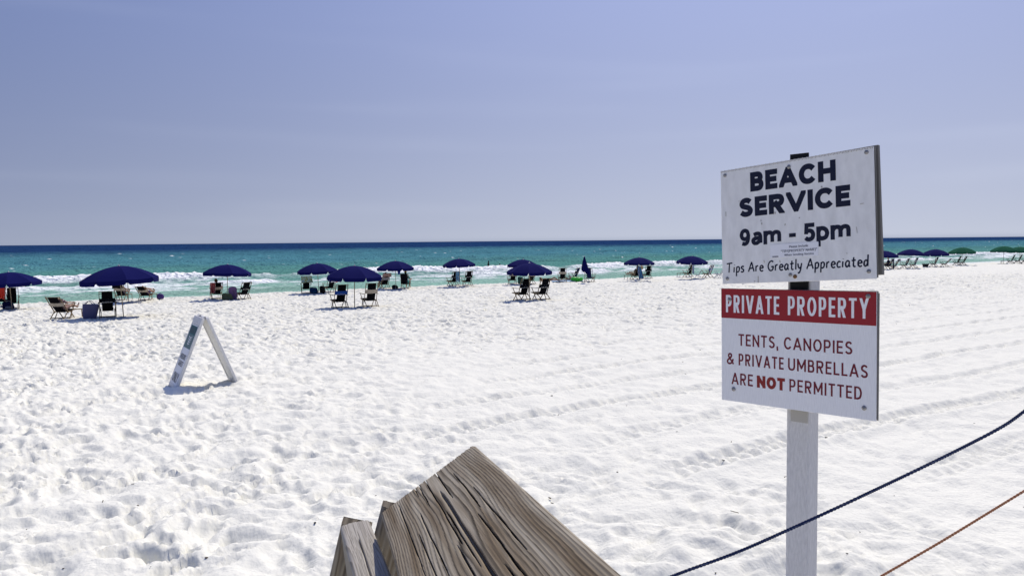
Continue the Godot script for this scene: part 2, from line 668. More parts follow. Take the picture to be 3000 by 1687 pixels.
func setup_units() -> void:
	# a timber of unit length along y with its edges taken off, and a round rod
	var g := Geo.new()
	var k := 0.13
	var ring := [Vector2(0.5, -0.5 + k), Vector2(0.5, 0.5 - k), Vector2(0.5 - k, 0.5), Vector2(-0.5 + k, 0.5), Vector2(-0.5, 0.5 - k), Vector2(-0.5, -0.5 + k), Vector2(-0.5 + k, -0.5), Vector2(0.5 - k, -0.5)]
	for i in 8:
		var a: Vector2 = ring[i]
		var b: Vector2 = ring[(i + 1) % 8]
		g.quad(Vector3(a.x, 0.5, a.y), Vector3(b.x, 0.5, b.y), Vector3(b.x, -0.5, b.y), Vector3(a.x, -0.5, a.y))
		g.tri(Vector3(0, 0.5, 0), Vector3(b.x, 0.5, b.y), Vector3(a.x, 0.5, a.y))
		g.tri(Vector3(0, -0.5, 0), Vector3(a.x, -0.5, a.y), Vector3(b.x, -0.5, b.y))
	bar_mesh = g.done()
	g = Geo.new()
	g.lathe(Vector3.ZERO, Vector3.UP, [[0.001, -0.5], [1.0, -0.5], [1.0, -0.4999], [1.0, 0.4999], [1.0, 0.5], [0.001, 0.5]], 10)
	rod_mesh = g.done()


func grid_mesh(v: PackedVector3Array, n: PackedVector3Array, c: PackedColorArray, rows: int, wide: int, uv := PackedVector2Array()) -> ArrayMesh:
	var ix := PackedInt32Array()
	ix.resize((rows - 1) * (wide - 1) * 6)
	var k := 0
	for i in rows - 1:
		for j in wide - 1:
			var a := i * wide + j
			ix[k] = a
			ix[k + 1] = a + wide
			ix[k + 2] = a + 1
			ix[k + 3] = a + 1
			ix[k + 4] = a + wide
			ix[k + 5] = a + wide + 1
			k += 6
	var arr := []
	arr.resize(Mesh.ARRAY_MAX)
	arr[Mesh.ARRAY_VERTEX] = v
	arr[Mesh.ARRAY_NORMAL] = n
	if c.size():
		arr[Mesh.ARRAY_COLOR] = c
	if uv.size():
		arr[Mesh.ARRAY_TEX_UV] = uv
	arr[Mesh.ARRAY_INDEX] = ix
	var m := ArrayMesh.new()
	m.add_surface_from_arrays(Mesh.PRIMITIVE_TRIANGLES, arr)
	return m


func build_sand() -> void:
	# one sheet of sand; its rows and columns lie closer together near the boardwalk, where the dents are seen
	var depth := PackedFloat32Array([-60.0, -20.0, -6.0, -2.0, 0.0, 1.0, 1.8, 2.4, 2.9, 3.2])
	var d := 3.4
	while d < 140.0:
		depth.append(d)
		d += clampf(0.0075 * d, 0.026, 0.11) if d < 56.0 else 0.11 + 0.022 * (d - 56.0)
	var wide := 900
	var rows := depth.size()
	var v := PackedVector3Array()
	v.resize(rows * wide)
	for i in rows:
		var z := -depth[i]
		var half := 1.02 * absf(depth[i]) + 4.5
		for j in wide:
			var x := (2.0 * j / (wide - 1) - 1.0) * half
			v[i * wide + j] = Vector3(x, sand_y(x, z), z)
	var n := PackedVector3Array()
	n.resize(rows * wide)
	for i in rows:
		for j in wide:
			var dj := v[i * wide + mini(j + 1, wide - 1)] - v[i * wide + maxi(j - 1, 0)]
			var di := v[mini(i + 1, rows - 1) * wide + j] - v[maxi(i - 1, 0) * wide + j]
			n[i * wide + j] = dj.cross(di).normalized()
	var m := StandardMaterial3D.new()
	m.resource_name = "white quartz sand"
	m.albedo_color = lin(0.80, 0.79, 0.70)
	m.albedo_texture = grain_texture("sand grains", 0.09, 4, 0.94, 1.0)
	m.heightmap_enabled = true
	m.heightmap_texture = grain_texture("sand relief", 0.035, 5, 0.0, 1.0)
	m.heightmap_scale = 0.8
	m.uv1_triplanar = true
	m.uv1_world_triplanar = true
	m.uv1_scale = Vector3.ONE * 0.9
	m.roughness = 0.95
	m.metallic_specular = 0.25
	var o := MeshInstance3D.new()
	o.name = "sand"
	o.mesh = grid_mesh(v, n, PackedColorArray(), rows, wide)
	o.material_override = m
	add_child(o)
	o.set_meta("kind", "structure")
	o.set_meta("label", "white trodden beach sand with tyre tracks running down to the sea")


func build_sea() -> void:
	var ss := PackedFloat32Array()
	var s := 49.0
	while s < 21000.0:
		ss.append(s)
		s += 0.4 if s < 60.0 else 0.30 if s < 90.0 else maxf(0.5, (s - 90.0) * 0.021)
	var wide := 1000
	var rows := ss.size()
	var v := PackedVector3Array()
	var n := PackedVector3Array()
	var c := PackedColorArray()
	var uv := PackedVector2Array()
	v.resize(rows * wide)
	n.resize(rows * wide)
	c.resize(rows * wide)
	uv.resize(rows * wide)
	var milk := Color(0.27, 0.45, 0.37)
	var jade := Color(0.105, 0.27, 0.235)
	var teal := Color(0.075, 0.215, 0.26)
	var deep := Color(0.018, 0.048, 0.130)
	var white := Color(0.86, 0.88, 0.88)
	for i in rows:
		s = ss[i]
		var t0 := -0.42 * s - 12.0
		var t1 := 2.75 * s + 12.0
		for j in wide:
			var t := lerpf(t0, t1, float(j) / (wide - 1))
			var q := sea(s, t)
			var x := s * SX + t * SD
			var z := -(s * SD - t * SX)
			v[i * wide + j] = Vector3(x, q.x, z)
			var e := 0.25 if s < 120.0 else 0.5
			var ys := sea(s + e, t).x - q.x
			var yt := sea(s, t + e).x - q.x
			# slopes along s and t turned into x and z
			n[i * wide + j] = Vector3(-(ys * SX + yt * SD) / e, 1.0, (ys * SD - yt * SX) / e).normalized()
			uv[i * wide + j] = Vector2(t, s)
			# colour of the water over the pale bar near the beach, the trough behind it and the deep gulf
			var edge := s + 55.0 * n_wave.get_noise_2d(s * 0.004, t * 0.004) + 16.0 * n_wave.get_noise_2d(s * 0.03, t * 0.012)
			var col := milk.lerp(jade, smoothstep(58.0, 84.0, s + 5.0 * n_wave.get_noise_2d(s * 0.06, t * 0.02)))
			col = col.lerp(teal, smoothstep(84.0, 170.0, s + (edge - s) * 0.5))
			col = col.lerp(deep, smoothstep(180.0, 520.0, edge))
			# long patches of darker water, placed at random
			var patch := n_wave.get_noise_2d(s * 0.10 + 500.0, t * 0.03)
			col = col.lerp(col * 0.72, clampf(patch, 0.0, 1.0))
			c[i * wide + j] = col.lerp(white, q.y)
	var m := StandardMaterial3D.new()
	m.resource_name = "sea water"
	m.vertex_color_use_as_albedo = true
	m.roughness = 0.22
	m.specular_mode = BaseMaterial3D.SPECULAR_DISABLED
	m.normal_enabled = true
	var f := FastNoiseLite.new()
	f.seed = 21
	f.noise_type = FastNoiseLite.TYPE_SIMPLEX_SMOOTH
	f.frequency = 0.022
	f.fractal_octaves = 4
	var im := f.get_seamless_image(512, 512)
	im.convert(Image.FORMAT_RGBA8)
	im.bump_map_to_normal_map(9.0)
	m.normal_texture = ImageTexture.create_from_image(im)
	m.normal_scale = 2.0
	m.uv1_scale = Vector3(0.11, 0.2, 1.0)
	var o := MeshInstance3D.new()
	o.name = "sea"
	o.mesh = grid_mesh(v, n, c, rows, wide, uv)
	o.material_override = m
	add_child(o)
	o.set_meta("kind", "structure")
	o.set_meta("label", "green to deep blue sea with white breakers rolling in to the beach")


# ---------------------------------------------------------------- lettering

func type_in(par: Node3D, called: String, text: String, x0: float, y0: float, x1: float, y1: float, m: Material, bold := 0.0, z := 0.0, font_bold := true) -> MeshInstance3D:
	# sets a line of text so that its ink just fills the box
	var sf := SystemFont.new()
	sf.font_names = PackedStringArray(["Droid Sans"])
	sf.font_weight = 700 if font_bold else 400
	var fv := FontVariation.new()
	fv.base_font = sf
	fv.variation_embolden = bold
	var tm := TextMesh.new()
	tm.text = text
	tm.font = fv
	tm.font_size = 64
	tm.pixel_size = 0.01
	tm.depth = 0.05
	tm.curve_step = 1.0
	var box := tm.get_aabb()
	var sx := (x1 - x0) / box.size.x
	var sy := (y1 - y0) / box.size.y
	var o := Vector3(x0 - box.position.x * sx, y0 - box.position.y * sy, z)
	return part(par, called, tm, m, Transform3D(Basis(Vector3(sx, 0, 0), Vector3(0, sy, 0), Vector3(0, 0, 0.012)), o))


# pen strokes of a casual hand: x from 0, baseline 0, capitals 1 high, small letters 0.62
var hand := {
	"T": [[0.0, 0.97, 0.62, 1.04], [0.30, 1.0, 0.24, 0.0]],
	"i": [[0.06, 0.58, 0.02, 0.0], [0.10, 0.80, 0.11, 0.84]],
	"p": [[0.08, 0.60, 0.02, -0.42], [0.07, 0.45, 0.16, 0.58, 0.30, 0.58, 0.38, 0.42, 0.33, 0.16, 0.20, 0.03, 0.06, 0.08]],
	"s": [[0.33, 0.54, 0.22, 0.62, 0.08, 0.56, 0.07, 0.42, 0.20, 0.33, 0.30, 0.22, 0.27, 0.07, 0.14, 0.0, 0.0, 0.06]],
	"A": [[0.0, 0.0, 0.36, 1.02, 0.60, 0.0], [0.14, 0.34, 0.54, 0.38]],
	"r": [[0.07, 0.60, 0.04, 0.0], [0.06, 0.38, 0.16, 0.56, 0.30, 0.58]],
	"e": [[0.05, 0.30, 0.36, 0.36, 0.33, 0.52, 0.21, 0.60, 0.08, 0.50, 0.03, 0.28, 0.08, 0.08, 0.22, 0.0, 0.36, 0.08]],
	"G": [[0.58, 0.90, 0.42, 1.02, 0.20, 0.90, 0.05, 0.55, 0.10, 0.18, 0.30, 0.0, 0.50, 0.12, 0.58, 0.42, 0.36, 0.40]],
	"a": [[0.36, 0.52, 0.22, 0.61, 0.07, 0.46, 0.03, 0.20, 0.12, 0.02, 0.26, 0.10, 0.35, 0.34], [0.37, 0.58, 0.34, 0.18, 0.42, 0.0]],
	"t": [[0.19, 0.92, 0.14, 0.18, 0.20, 0.02, 0.33, 0.04], [0.0, 0.60, 0.36, 0.64]],
	"l": [[0.08, 1.06, 0.03, 0.0]],
	"y": [[0.02, 0.60, 0.08, 0.22, 0.20, 0.12, 0.32, 0.30], [0.38, 0.62, 0.28, 0.0, 0.12, -0.36, 0.0, -0.30]],
	"c": [[0.34, 0.50, 0.22, 0.60, 0.08, 0.46, 0.03, 0.22, 0.12, 0.03, 0.34, 0.06]],
	"d": [[0.34, 0.46, 0.20, 0.58, 0.06, 0.42, 0.03, 0.16, 0.14, 0.01, 0.28, 0.12, 0.35, 0.40], [0.40, 1.10, 0.34, 0.0]],
}


func handwrite(par: Node3D, called: String, text: String, x0: float, y0: float, x1: float, high: float, m: Material, pen: float, z: float) -> void:
	var g := Geo.new()
	var wide := 0.0
	for ch in text:
		wide += 0.34 if ch == " " else glyph_wide(ch) + 0.155
	wide -= 0.155
	var k := (x1 - x0) / wide
	var x := x0
	var step := 0
	for ch in text:
		if ch == " ":
			x += 0.34 * k
			continue
		for st in hand[ch]:
			var raw := PackedVector2Array()
			for i in range(0, st.size(), 2):
				raw.append(Vector2(x + st[i] * k, y0 + st[i + 1] * high))
			var pts := raw
			if raw.size() > 2 and not (ch == "A"):
				var c := Curve2D.new()
				for i in raw.size():
					var tan := (raw[mini(i + 1, raw.size() - 1)] - raw[maxi(i - 1, 0)]) * 0.17
					c.add_point(raw[i], -tan, tan)
				pts = c.tessellate(3, 5.0)
			var n := pts.size()
			var runs := [pts.slice(0, n / 3 + 2), pts.slice(n / 3 - 1, 2 * n / 3 + 2), pts.slice(2 * n / 3 - 1, n)] if n > 8 else [pts]
			for run in runs:
				step += 1
				for o in Geometry2D.offset_polyline(run, pen * 0.5, Geometry2D.JOIN_ROUND, Geometry2D.END_ROUND):
					if not Geometry2D.is_polygon_clockwise(o):
						g.plate(o, z - 0.0003, z + 0.00003 * (step % 7))
		x += (glyph_wide(ch) + 0.155) * k
	part(par, called, g.done(), m)


# heavy block capitals as broad strokes in a unit box: [width over height, strokes]
var heavy := {
	"B": [0.80, [[0.0, 0.0, 0.0, 1.0], [0.0, 1.0, 0.55, 1.0, 0.80, 0.95, 0.92, 0.77, 0.80, 0.59, 0.55, 0.53, 0.0, 0.53], [0.0, 0.53, 0.55, 0.53, 0.88, 0.46, 1.0, 0.26, 0.88, 0.06, 0.55, 0.0, 0.0, 0.0]]],
	"E": [0.70, [[0.0, 0.0, 0.0, 1.0], [0.0, 1.0, 1.0, 1.0], [0.0, 0.0, 1.0, 0.0], [0.0, 0.51, 0.88, 0.51]]],
	"A": [1.00, [[-0.13, -0.28, 0.5, 1.06, 1.13, -0.28], [0.24, 0.27, 0.76, 0.27]]],
	"C": [0.93, [[1.0, 0.80, 0.78, 0.96, 0.52, 1.0, 0.25, 0.93, 0.06, 0.73, 0.0, 0.5, 0.06, 0.27, 0.25, 0.07, 0.52, 0.0, 0.78, 0.04, 1.0, 0.20]]],
	"H": [0.92, [[0.0, 0.0, 0.0, 1.0], [1.0, 0.0, 1.0, 1.0], [0.0, 0.51, 1.0, 0.51]]],
	"S": [0.82, [[0.94, 0.86, 0.72, 0.98, 0.45, 1.0, 0.18, 0.93, 0.05, 0.76, 0.15, 0.61, 0.45, 0.53, 0.80, 0.43, 0.97, 0.26, 0.85, 0.07, 0.52, 0.0, 0.25, 0.03, -0.02, 0.16]]],
	"R": [0.86, [[0.0, 0.0, 0.0, 1.0], [0.0, 1.0, 0.58, 1.0, 0.88, 0.93, 0.98, 0.74, 0.88, 0.55, 0.58, 0.46, 0.0, 0.46], [0.42, 0.52, 1.1, -0.28]]],
	"V": [1.02, [[-0.13, 1.28, 0.5, -0.06, 1.13, 1.28]]],
	"I": [0.0, [[0.0, 0.0, 0.0, 1.0]]],
	"N": [0.92, [[0.0, 0.0, 0.0, 1.0], [1.0, 0.0, 1.0, 1.0], [0.0, 1.0, 1.0, 0.0]]],
	"O": [1.0, [[0.5, 1.0, 0.25, 0.93, 0.06, 0.73, 0.0, 0.5, 0.06, 0.27, 0.25, 0.07, 0.5, 0.0, 0.75, 0.07, 0.94, 0.27, 1.0, 0.5, 0.94, 0.73, 0.75, 0.93, 0.48, 1.0]]],
	"T": [0.80, [[0.0, 1.0, 1.0, 1.0], [0.5, 0.0, 0.5, 1.0]]],
	"9": [0.70, [[0.98, 0.66, 0.86, 0.90, 0.5, 1.0, 0.14, 0.90, 0.0, 0.67, 0.14, 0.45, 0.5, 0.36, 0.86, 0.45, 1.0, 0.68], [1.0, 0.68, 0.97, 0.36, 0.80, 0.10, 0.48, 0.0, 0.10, 0.05]]],
	"a": [0.72, [[1.0, 0.0, 1.0, 0.44, 0.86, 0.66, 0.5, 0.70, 0.10, 0.62], [1.0, 0.38, 0.45, 0.37, 0.05, 0.27, 0.02, 0.12, 0.22, 0.0, 0.55, 0.01, 1.0, 0.18]]],
	"m": [1.12, [[0.0, 0.0, 0.0, 0.70], [0.0, 0.46, 0.14, 0.66, 0.32, 0.70, 0.46, 0.63, 0.5, 0.45, 0.5, 0.0], [0.5, 0.46, 0.64, 0.66, 0.82, 0.70, 0.96, 0.63, 1.0, 0.45, 1.0, 0.0]]],
	"5": [0.68, [[0.92, 1.0, 0.14, 1.0], [0.14, 1.0, 0.08, 0.52], [0.08, 0.52, 0.3, 0.60, 0.6, 0.61, 0.9, 0.50, 1.0, 0.31, 0.88, 0.09, 0.52, 0.0, 0.22, 0.02, -0.02, 0.13]]],
	"p": [0.74, [[0.0, -0.40, 0.0, 0.70], [0.0, 0.46, 0.2, 0.67, 0.52, 0.70, 0.86, 0.58, 1.0, 0.35, 0.86, 0.10, 0.52, 0.0, 0.2, 0.03, 0.0, 0.2]]],
	"P": [0.80, [[0.0, 0.0, 0.0, 1.0], [0.0, 1.0, 0.58, 1.0, 0.88, 0.92, 1.0, 0.70, 0.88, 0.48, 0.58, 0.40, 0.0, 0.40]]],
	"Y": [0.95, [[-0.16, 1.30, 0.5, 0.42], [1.16, 1.30, 0.5, 0.42], [0.5, 0.0, 0.5, 0.44]]],
	"U": [0.90, [[0.0, 1.0, 0.0, 0.30], [1.0, 1.0, 1.0, 0.30], [0.0, 0.40, 0.0, 0.28, 0.10, 0.10, 0.30, 0.01, 0.5, 0.0, 0.70, 0.01, 0.90, 0.10, 1.0, 0.28, 1.0, 0.40]]],
	"M": [1.10, [[0.0, 0.0, 0.0, 1.0], [1.0, 0.0, 1.0, 1.0], [0.0, 1.0, 0.5, 0.22, 1.0, 1.0]]],
	"L": [0.68, [[0.0, 0.0, 0.0, 1.0], [0.0, 0.0, 1.0, 0.0]]],
	"D": [0.88, [[0.0, 0.0, 0.0, 1.0], [0.0, 1.0, 0.45, 1.0, 0.80, 0.90, 0.97, 0.68, 1.0, 0.5, 0.97, 0.32, 0.80, 0.10, 0.45, 0.0, 0.0, 0.0]]],
	",": [0.16, [[0.9, 0.06, 0.3, -0.20]]],
	"&": [1.0, [[1.0, -0.02, 0.28, 0.66, 0.20, 0.82, 0.30, 0.97, 0.46, 1.0, 0.62, 0.94, 0.66, 0.80, 0.55, 0.64, 0.18, 0.44, 0.02, 0.26, 0.10, 0.06, 0.36, 0.0, 0.64, 0.08, 0.86, 0.30, 0.92, 0.50]]],
}


func block_text(par: Node3D, called: String, text: String, x0: float, y0: float, x1: float, high: float, pen: float, m: Material, z: float, gap := 0.10) -> void:
	var g := Geo.new()
	var fixed := gap * high * (text.length() - 1)
	var wide := 0.0
	for ch in text:
		fixed += pen if heavy[ch][0] == 0.0 else 0.0
		wide += heavy[ch][0] * high
	var k := (x1 - x0 - fixed) / wide
	var x := x0
	var step := 0
	for ch in text:
		var w: float = heavy[ch][0] * high * k if heavy[ch][0] > 0.0 else pen
		var box := PackedVector2Array([Vector2(x - 0.001, y0 - 0.5 * high if ch in "p," else y0), Vector2(x + w + 0.001, y0 - 0.5 * high if ch in "p," else y0), Vector2(x + w + 0.001, y0 + high), Vector2(x - 0.001, y0 + high)])
		for st in heavy[ch][1]:
			var raw := PackedVector2Array()
			for i in range(0, st.size(), 2):
				raw.append(Vector2(x + pen / 2 + st[i] * (w - pen), y0 + pen / 2 + st[i + 1] * (high - pen)))
			var pts := raw
			if raw.size() > 3:
				var c := Curve2D.new()
				for i in raw.size():
					var tan := (raw[mini(i + 1, raw.size() - 1)] - raw[maxi(i - 1, 0)]) * 0.165
					if i == 0 or i == raw.size() - 1:
						tan = Vector2.ZERO
					c.add_point(raw[i], -tan, tan)
				pts = c.tessellate(3, 5.0)
			var runs := [pts]
			var cap := Geometry2D.END_SQUARE
			if raw.size() > 3:
				# a curve that nearly closes on itself is laid in three overlapping runs
				cap = Geometry2D.END_BUTT
				var n := pts.size()
				runs = [pts.slice(0, n / 3 + 2), pts.slice(n / 3 - 1, 2 * n / 3 + 2), pts.slice(2 * n / 3 - 1, n)] if n > 8 else [pts]
			for run in runs:
				step += 1
				for o in Geometry2D.offset_polyline(run, pen * 0.5, Geometry2D.JOIN_MITER, cap):
					if Geometry2D.is_polygon_clockwise(o):
						continue
					for q in Geometry2D.intersect_polygons(o, box):
						if not Geometry2D.is_polygon_clockwise(q):
							g.plate(q, z - 0.0003, z + 0.00003 * (step % 7))
		x += w + gap * high
	part(par, called, g.done(), m)


func glyph_wide(ch: String) -> float:
	var w := 0.0
	for st in hand[ch]:
		for i in range(0, st.size(), 2):
			w = maxf(w, st[i])
	return w


func screw(par: Node3D, x: float, y: float, z: float, r: float, m: Material) -> void:
	var g := Geo.new()
	g.lathe(Vector3.ZERO, Vector3.BACK, [[r, 0.0], [r, 0.0016], [r * 0.86, 0.0026], [r * 0.62, 0.0022], [r * 0.56, 0.0036], [r * 0.40, 0.0062], [r * 0.24, 0.0064], [r * 0.20, 0.0040], [0.0001, 0.0040]], 16)
	part(par, "screw", g.done(), m, Transform3D(Basis.IDENTITY, Vector3(x, y, z)))


func board_faces(par: Node3D, called: String, w: float, h: float, z: float, thick: float, m: Material, tx := 0.0, ty := 0.0, turn := 0.0) -> MeshInstance3D:
	var g := Geo.new()
	var b := Basis(Vector3.BACK, turn)
	g.block(Vector3(tx, ty, z), b * Vector3(w / 2, 0, 0), b * Vector3(0, h / 2, 0), Vector3(0, 0, thick / 2), 0.0012)
	return part(par, called, g.done(), m)


func build_sign() -> void:
	var plastic := mat("weathered white corrugated plastic", Color(0.90, 0.89, 0.86), 0.5)
	plastic.albedo_texture = grain_texture("sign grime", 0.02, 5, 0.92, 1.0)
	plastic.uv1_triplanar = true
	plastic.uv1_scale = Vector3(2.2, 0.9, 2.2)
	var fresh := mat("clean white sign board", Color(0.89, 0.89, 0.90), 0.4)
	fresh.albedo_texture = grain_texture("sign flutes", 0.05, 3, 0.93, 1.0)
	fresh.uv1_triplanar = true
	fresh.uv1_scale = Vector3(14.0, 0.7, 14.0)
	var navy := mat("navy sign print", Color(0.006, 0.008, 0.026), 0.5)
	var red := mat("dark red sign print", Color(0.30, 0.014, 0.022), 0.45)
	var red2 := mat("red sign print", Color(0.24, 0.016, 0.014), 0.45)
	var maroon := mat("maroon sign print", Color(0.155, 0.010, 0.022), 0.5)
	var pale := mat("pale sign print", Color(0.84, 0.84, 0.86), 0.45)
	var steel := mat("weathered steel screw", Color(0.33, 0.32, 0.31), 0.42)
	steel.metallic = 0.7
	var rust := mat("rusty screw", Color(0.22, 0.12, 0.05), 0.8)
	var edge := mat("grey cut edge of board", Color(0.20, 0.19, 0.17), 0.9)
	var black := mat("black painted timber", Color(0.006, 0.006, 0.007), 0.6)
	var paint := mat("white painted post", Color(0.74, 0.73, 0.72), 0.7)
	paint.albedo_texture = grain_texture("post paint", 0.02, 4, 0.90, 1.0)
	paint.heightmap_enabled = true
	paint.heightmap_texture = grain_texture("post grain", 0.05, 4, 0.0, 1.0)
	paint.heightmap_scale = 0.15
	paint.uv1_triplanar = true
	paint.uv1_scale = Vector3(9.0, 2.0, 9.0)
	var bare := mat("bare grey wood", Color(0.46, 0.44, 0.40), 0.9)

	var root := thing("beach_sign", "white wooden post carrying a Beach Service board above a red and white Private Property board", "sign", Transform3D(Basis.IDENTITY, Vector3(1.11, stand_y(1.11, -2.93), -2.93)))
	var inv := root.transform.affine_inverse()
	var up := Transform3D(Basis(Vector3(0.658, 0.0669, 0.75), Vector3(-0.0034, 0.9963, -0.0859), Vector3(-0.753, 0.0539, 0.6558)), Vector3(1.0516, 3.6671, -2.851))
	var low := Transform3D(Basis(Vector3(0.6928, 0.0192, 0.7208), Vector3(-0.0065, 0.9998, -0.0204), Vector3(-0.7211, 0.0094, 0.6928)), Vector3(1.0678, 3.1771, -2.8653))

	# upper board
	var a := part(root, "service_board", board_mesh(0.61, 0.457, 0.006), plastic, inv * up)
	a.set_meta("label", "dirty white board with navy lettering reading Beach Service")
	var z := 0.0004
	block_text(a, "lettering", "BEACH", -0.1715, 0.1290, 0.1713, 0.0755, 0.0205, navy, z)
	block_text(a, "lettering", "SERVICE", -0.2228, 0.0322, 0.2215, 0.0755, 0.0205, navy, z)
	block_text(a, "lettering", "9am", -0.2224, -0.0815, -0.0450, 0.0680, 0.0155, navy, z, 0.07)
	board_faces(a, "lettering", 0.0265, 0.0145, z, 0.0012, navy, 0.0008, -0.0545)
	block_text(a, "lettering", "5pm", 0.0450, -0.0830, 0.2200, 0.0680, 0.0155, navy, z, 0.07)
	handwrite(a, "handwritten_lettering", "Tips Are Greatly Appreciated", -0.2835, -0.1835, 0.2790, 0.0365, navy, 0.0054, z)
	var st := board_faces(a, "sticker", 0.193, 0.052, 0.0007, 0.0014, pale, 0.005, -0.1105, -0.01)
	type_in(st, "lettering", "Please Include", -0.0126, -0.1015, 0.0621, -0.0925, navy, 0.0, 0.0017, false)
	type_in(st, "lettering", "\"TIP/(PROPERTY NAME)\"", -0.0466, -0.1190, 0.0963, -0.1080, navy, 0.0, 0.0017, false)
	type_in(st, "lettering", "When Sending Venmo", -0.0326, -0.1340, 0.0829, -0.1230, navy, 0.0, 0.0017, false)
	type_in(st, "lettering", "venmo", -0.0821, -0.1335, -0.0576, -0.1285, navy, 0.0, 0.0017)
	for q in [[-0.2843, 0.2091], [0.2815, 0.2115], [-0.0079, 0.2034], [-0.0107, -0.2023], [-0.2817, -0.2071], [0.2802, -0.2018]]:
		screw(a, q[0], q[1], 0.0, 0.0075, steel)
	screw(a, 0.0077, -0.2096, 0.0, 0.0078, rust)
	# nicks, old staples and stains in the plastic
	for q in [[-0.2833, 0.0527, 0.0022, 0.020, 0.0], [-0.128, 0.012, 0.003, 0.006, 0.3], [-0.125, 0.000, 0.004, 0.009, 0.1], [-0.028, -0.012, 0.003, 0.008, -0.2], [0.030, 0.008, 0.006, 0.003, 0.3], [-0.068, 0.036, 0.005, 0.009, 0.1], [0.118, 0.112, 0.005, 0.007, 0.4], [0.205, -0.135, 0.004, 0.003, 0.0], [-0.145, -0.215, 0.003, 0.026, 0.0], [-0.160, -0.222, 0.006, 0.004, 0.0], [-0.222, 0.098, 0.005, 0.003, 0.0], [0.262, 0.035, 0.014, 0.0022, 0.1], [-0.118, -0.147, 0.003, 0.011, 0.2], [-0.052, -0.150, 0.003, 0.010, 0.2], [0.242, -0.055, 0.0016, 0.022, 0.1]]:
		board_faces(a, "nick", q[2], q[3], 0.0004, 0.0012, bare, q[0], q[1], q[4])
	# open flutes along the top of the corrugated sheet
	var fl := Geo.new()
	for i in 110:
		fl.block(Vector3(-0.302 + 0.00554 * i, 0.2255, 0.0003), Vector3(0.0012, 0, 0), Vector3(0, 0.0045 - 0.001 * (i % 3), 0), Vector3(0, 0, 0.0006))
	var flp := part(a, "flutes", fl.done(), bare)
	flp.set_meta("kind", "stuff")
	# the board fixed to the far side of the post, and the battens between
	var bk := part(root, "rear_board", board_mesh(0.615, 0.452, 0.014), edge, inv * up * Transform3D(Basis(Vector3.BACK, 0.012), Vector3(0.004, 0.008, -0.030)))
	bk.set_meta("label", "grey back board seen edge on behind the Beach Service board")
	part(root, "backing_sheet", board_mesh(0.608, 0.452, 0.006), edge, inv * up * Transform3D(Basis(Vector3.BACK, -0.004), Vector3(0.002, 0.003, -0.012)))
	# lower board
	var b := part(root, "property_board", board_mesh(0.61, 0.457, 0.006), fresh, inv * low)
	b.set_meta("label", "clean white board with a red header reading Private Property")
	var hd := board_faces(b, "red_header", 0.6098, 0.1195, 0.0003, 0.0014, red, 0.0, 0.1688)
	block_text(hd, "lettering", "PRIVATE", -0.2835, 0.1322, -0.0545, 0.0705, 0.0094, pale, 0.0014, 0.13)
	block_text(hd, "lettering", "PROPERTY", -0.0200, 0.1328, 0.2795, 0.0720, 0.0094, pale, 0.0014, 0.13)
	block_text(b, "lettering", "TENTS,", -0.2285, 0.0005, -0.0605, 0.0470, 0.0066, maroon, z, 0.16)
	block_text(b, "lettering", "CANOPIES", -0.0365, 0.001, 0.2228, 0.0470, 0.0066, maroon, z, 0.16)
	block_text(b, "lettering", "&", -0.2814, -0.079, -0.2475, 0.0470, 0.0066, maroon, z, 0.16)
	block_text(b, "lettering", "PRIVATE", -0.2279, -0.0788, -0.0373, 0.0470, 0.0066, maroon, z, 0.16)
	block_text(b, "lettering", "UMBRELLAS", -0.0198, -0.0788, 0.2774, 0.0470, 0.0066, maroon, z, 0.16)
	block_text(b, "lettering", "ARE", -0.2592, -0.1583, -0.1661, 0.0470, 0.0066, maroon, z, 0.16)
	block_text(b, "lettering", "NOT", -0.1486, -0.1598, -0.0322, 0.0480, 0.0125, red2, z)
	block_text(b, "lettering", "PERMITTED", -0.0144, -0.1588, 0.2562, 0.0470, 0.0066, maroon, z, 0.16)
	for q in [[-0.2664, 0.1839], [0.2772, 0.2126], [-0.2504, -0.1781], [0.2646, -0.1863]]:
		screw(b, q[0], q[1], 0.001, 0.0085, steel)
	part(root, "backing_sheet", board_mesh(0.612, 0.455, 0.006), edge, inv * low * Transform3D(Basis(Vector3.BACK, 0.003), Vector3(0.002, 0.002, -0.0075)))
	part(root, "backing_sheet", board_mesh(0.608, 0.452, 0.006), edge, inv * low * Transform3D(Basis(Vector3.BACK, -0.004), Vector3(0.003, -0.001, -0.0165)))

	# the post: a painted four-by-four, with a black strip fixed to its upper half
	var yaw := Basis(low.basis.x, Vector3.UP, low.basis.x.cross(Vector3.UP).normalized()).orthonormalized()
	var foot := Vector3(1.108, 1.30, -2.912)
	var lean := Vector3(-0.0035, 1.0, -0.006).normalized()
	var g := Geo.new()
	var h := 1.24
	for k in 24:
		var y0 := h * 2.0 * k / 24.0
		var y1 := h * 2.0 * (k + 1) / 24.0
		for side in 4:
			var q := Basis(Vector3.UP, PI / 2 * side)
			for e in 2:
				var r: Array = [[Vector3(-0.0400, 0, 0.0445), Vector3(0.0400, 0, 0.0445)], [Vector3(0.0400, 0, 0.0445), Vector3(0.0445, 0, 0.0400)]][e]
				var w0 := 0.0012 * n_wood.get_noise_2d(side * 3.0 + e, y0 * 5.0)
				var w1 := 0.0012 * n_wood.get_noise_2d(side * 3.0 + e, y1 * 5.0)
				g.quad(q * (r[0] * (1.0 + w0 * 8.0)) + Vector3.UP * y0, q * (r[1] * (1.0 + w0 * 8.0)) + Vector3.UP * y0, q * (r[1] * (1.0 + w1 * 8.0)) + Vector3.UP * y1, q * (r[0] * (1.0 + w1 * 8.0)) + Vector3.UP * y1)
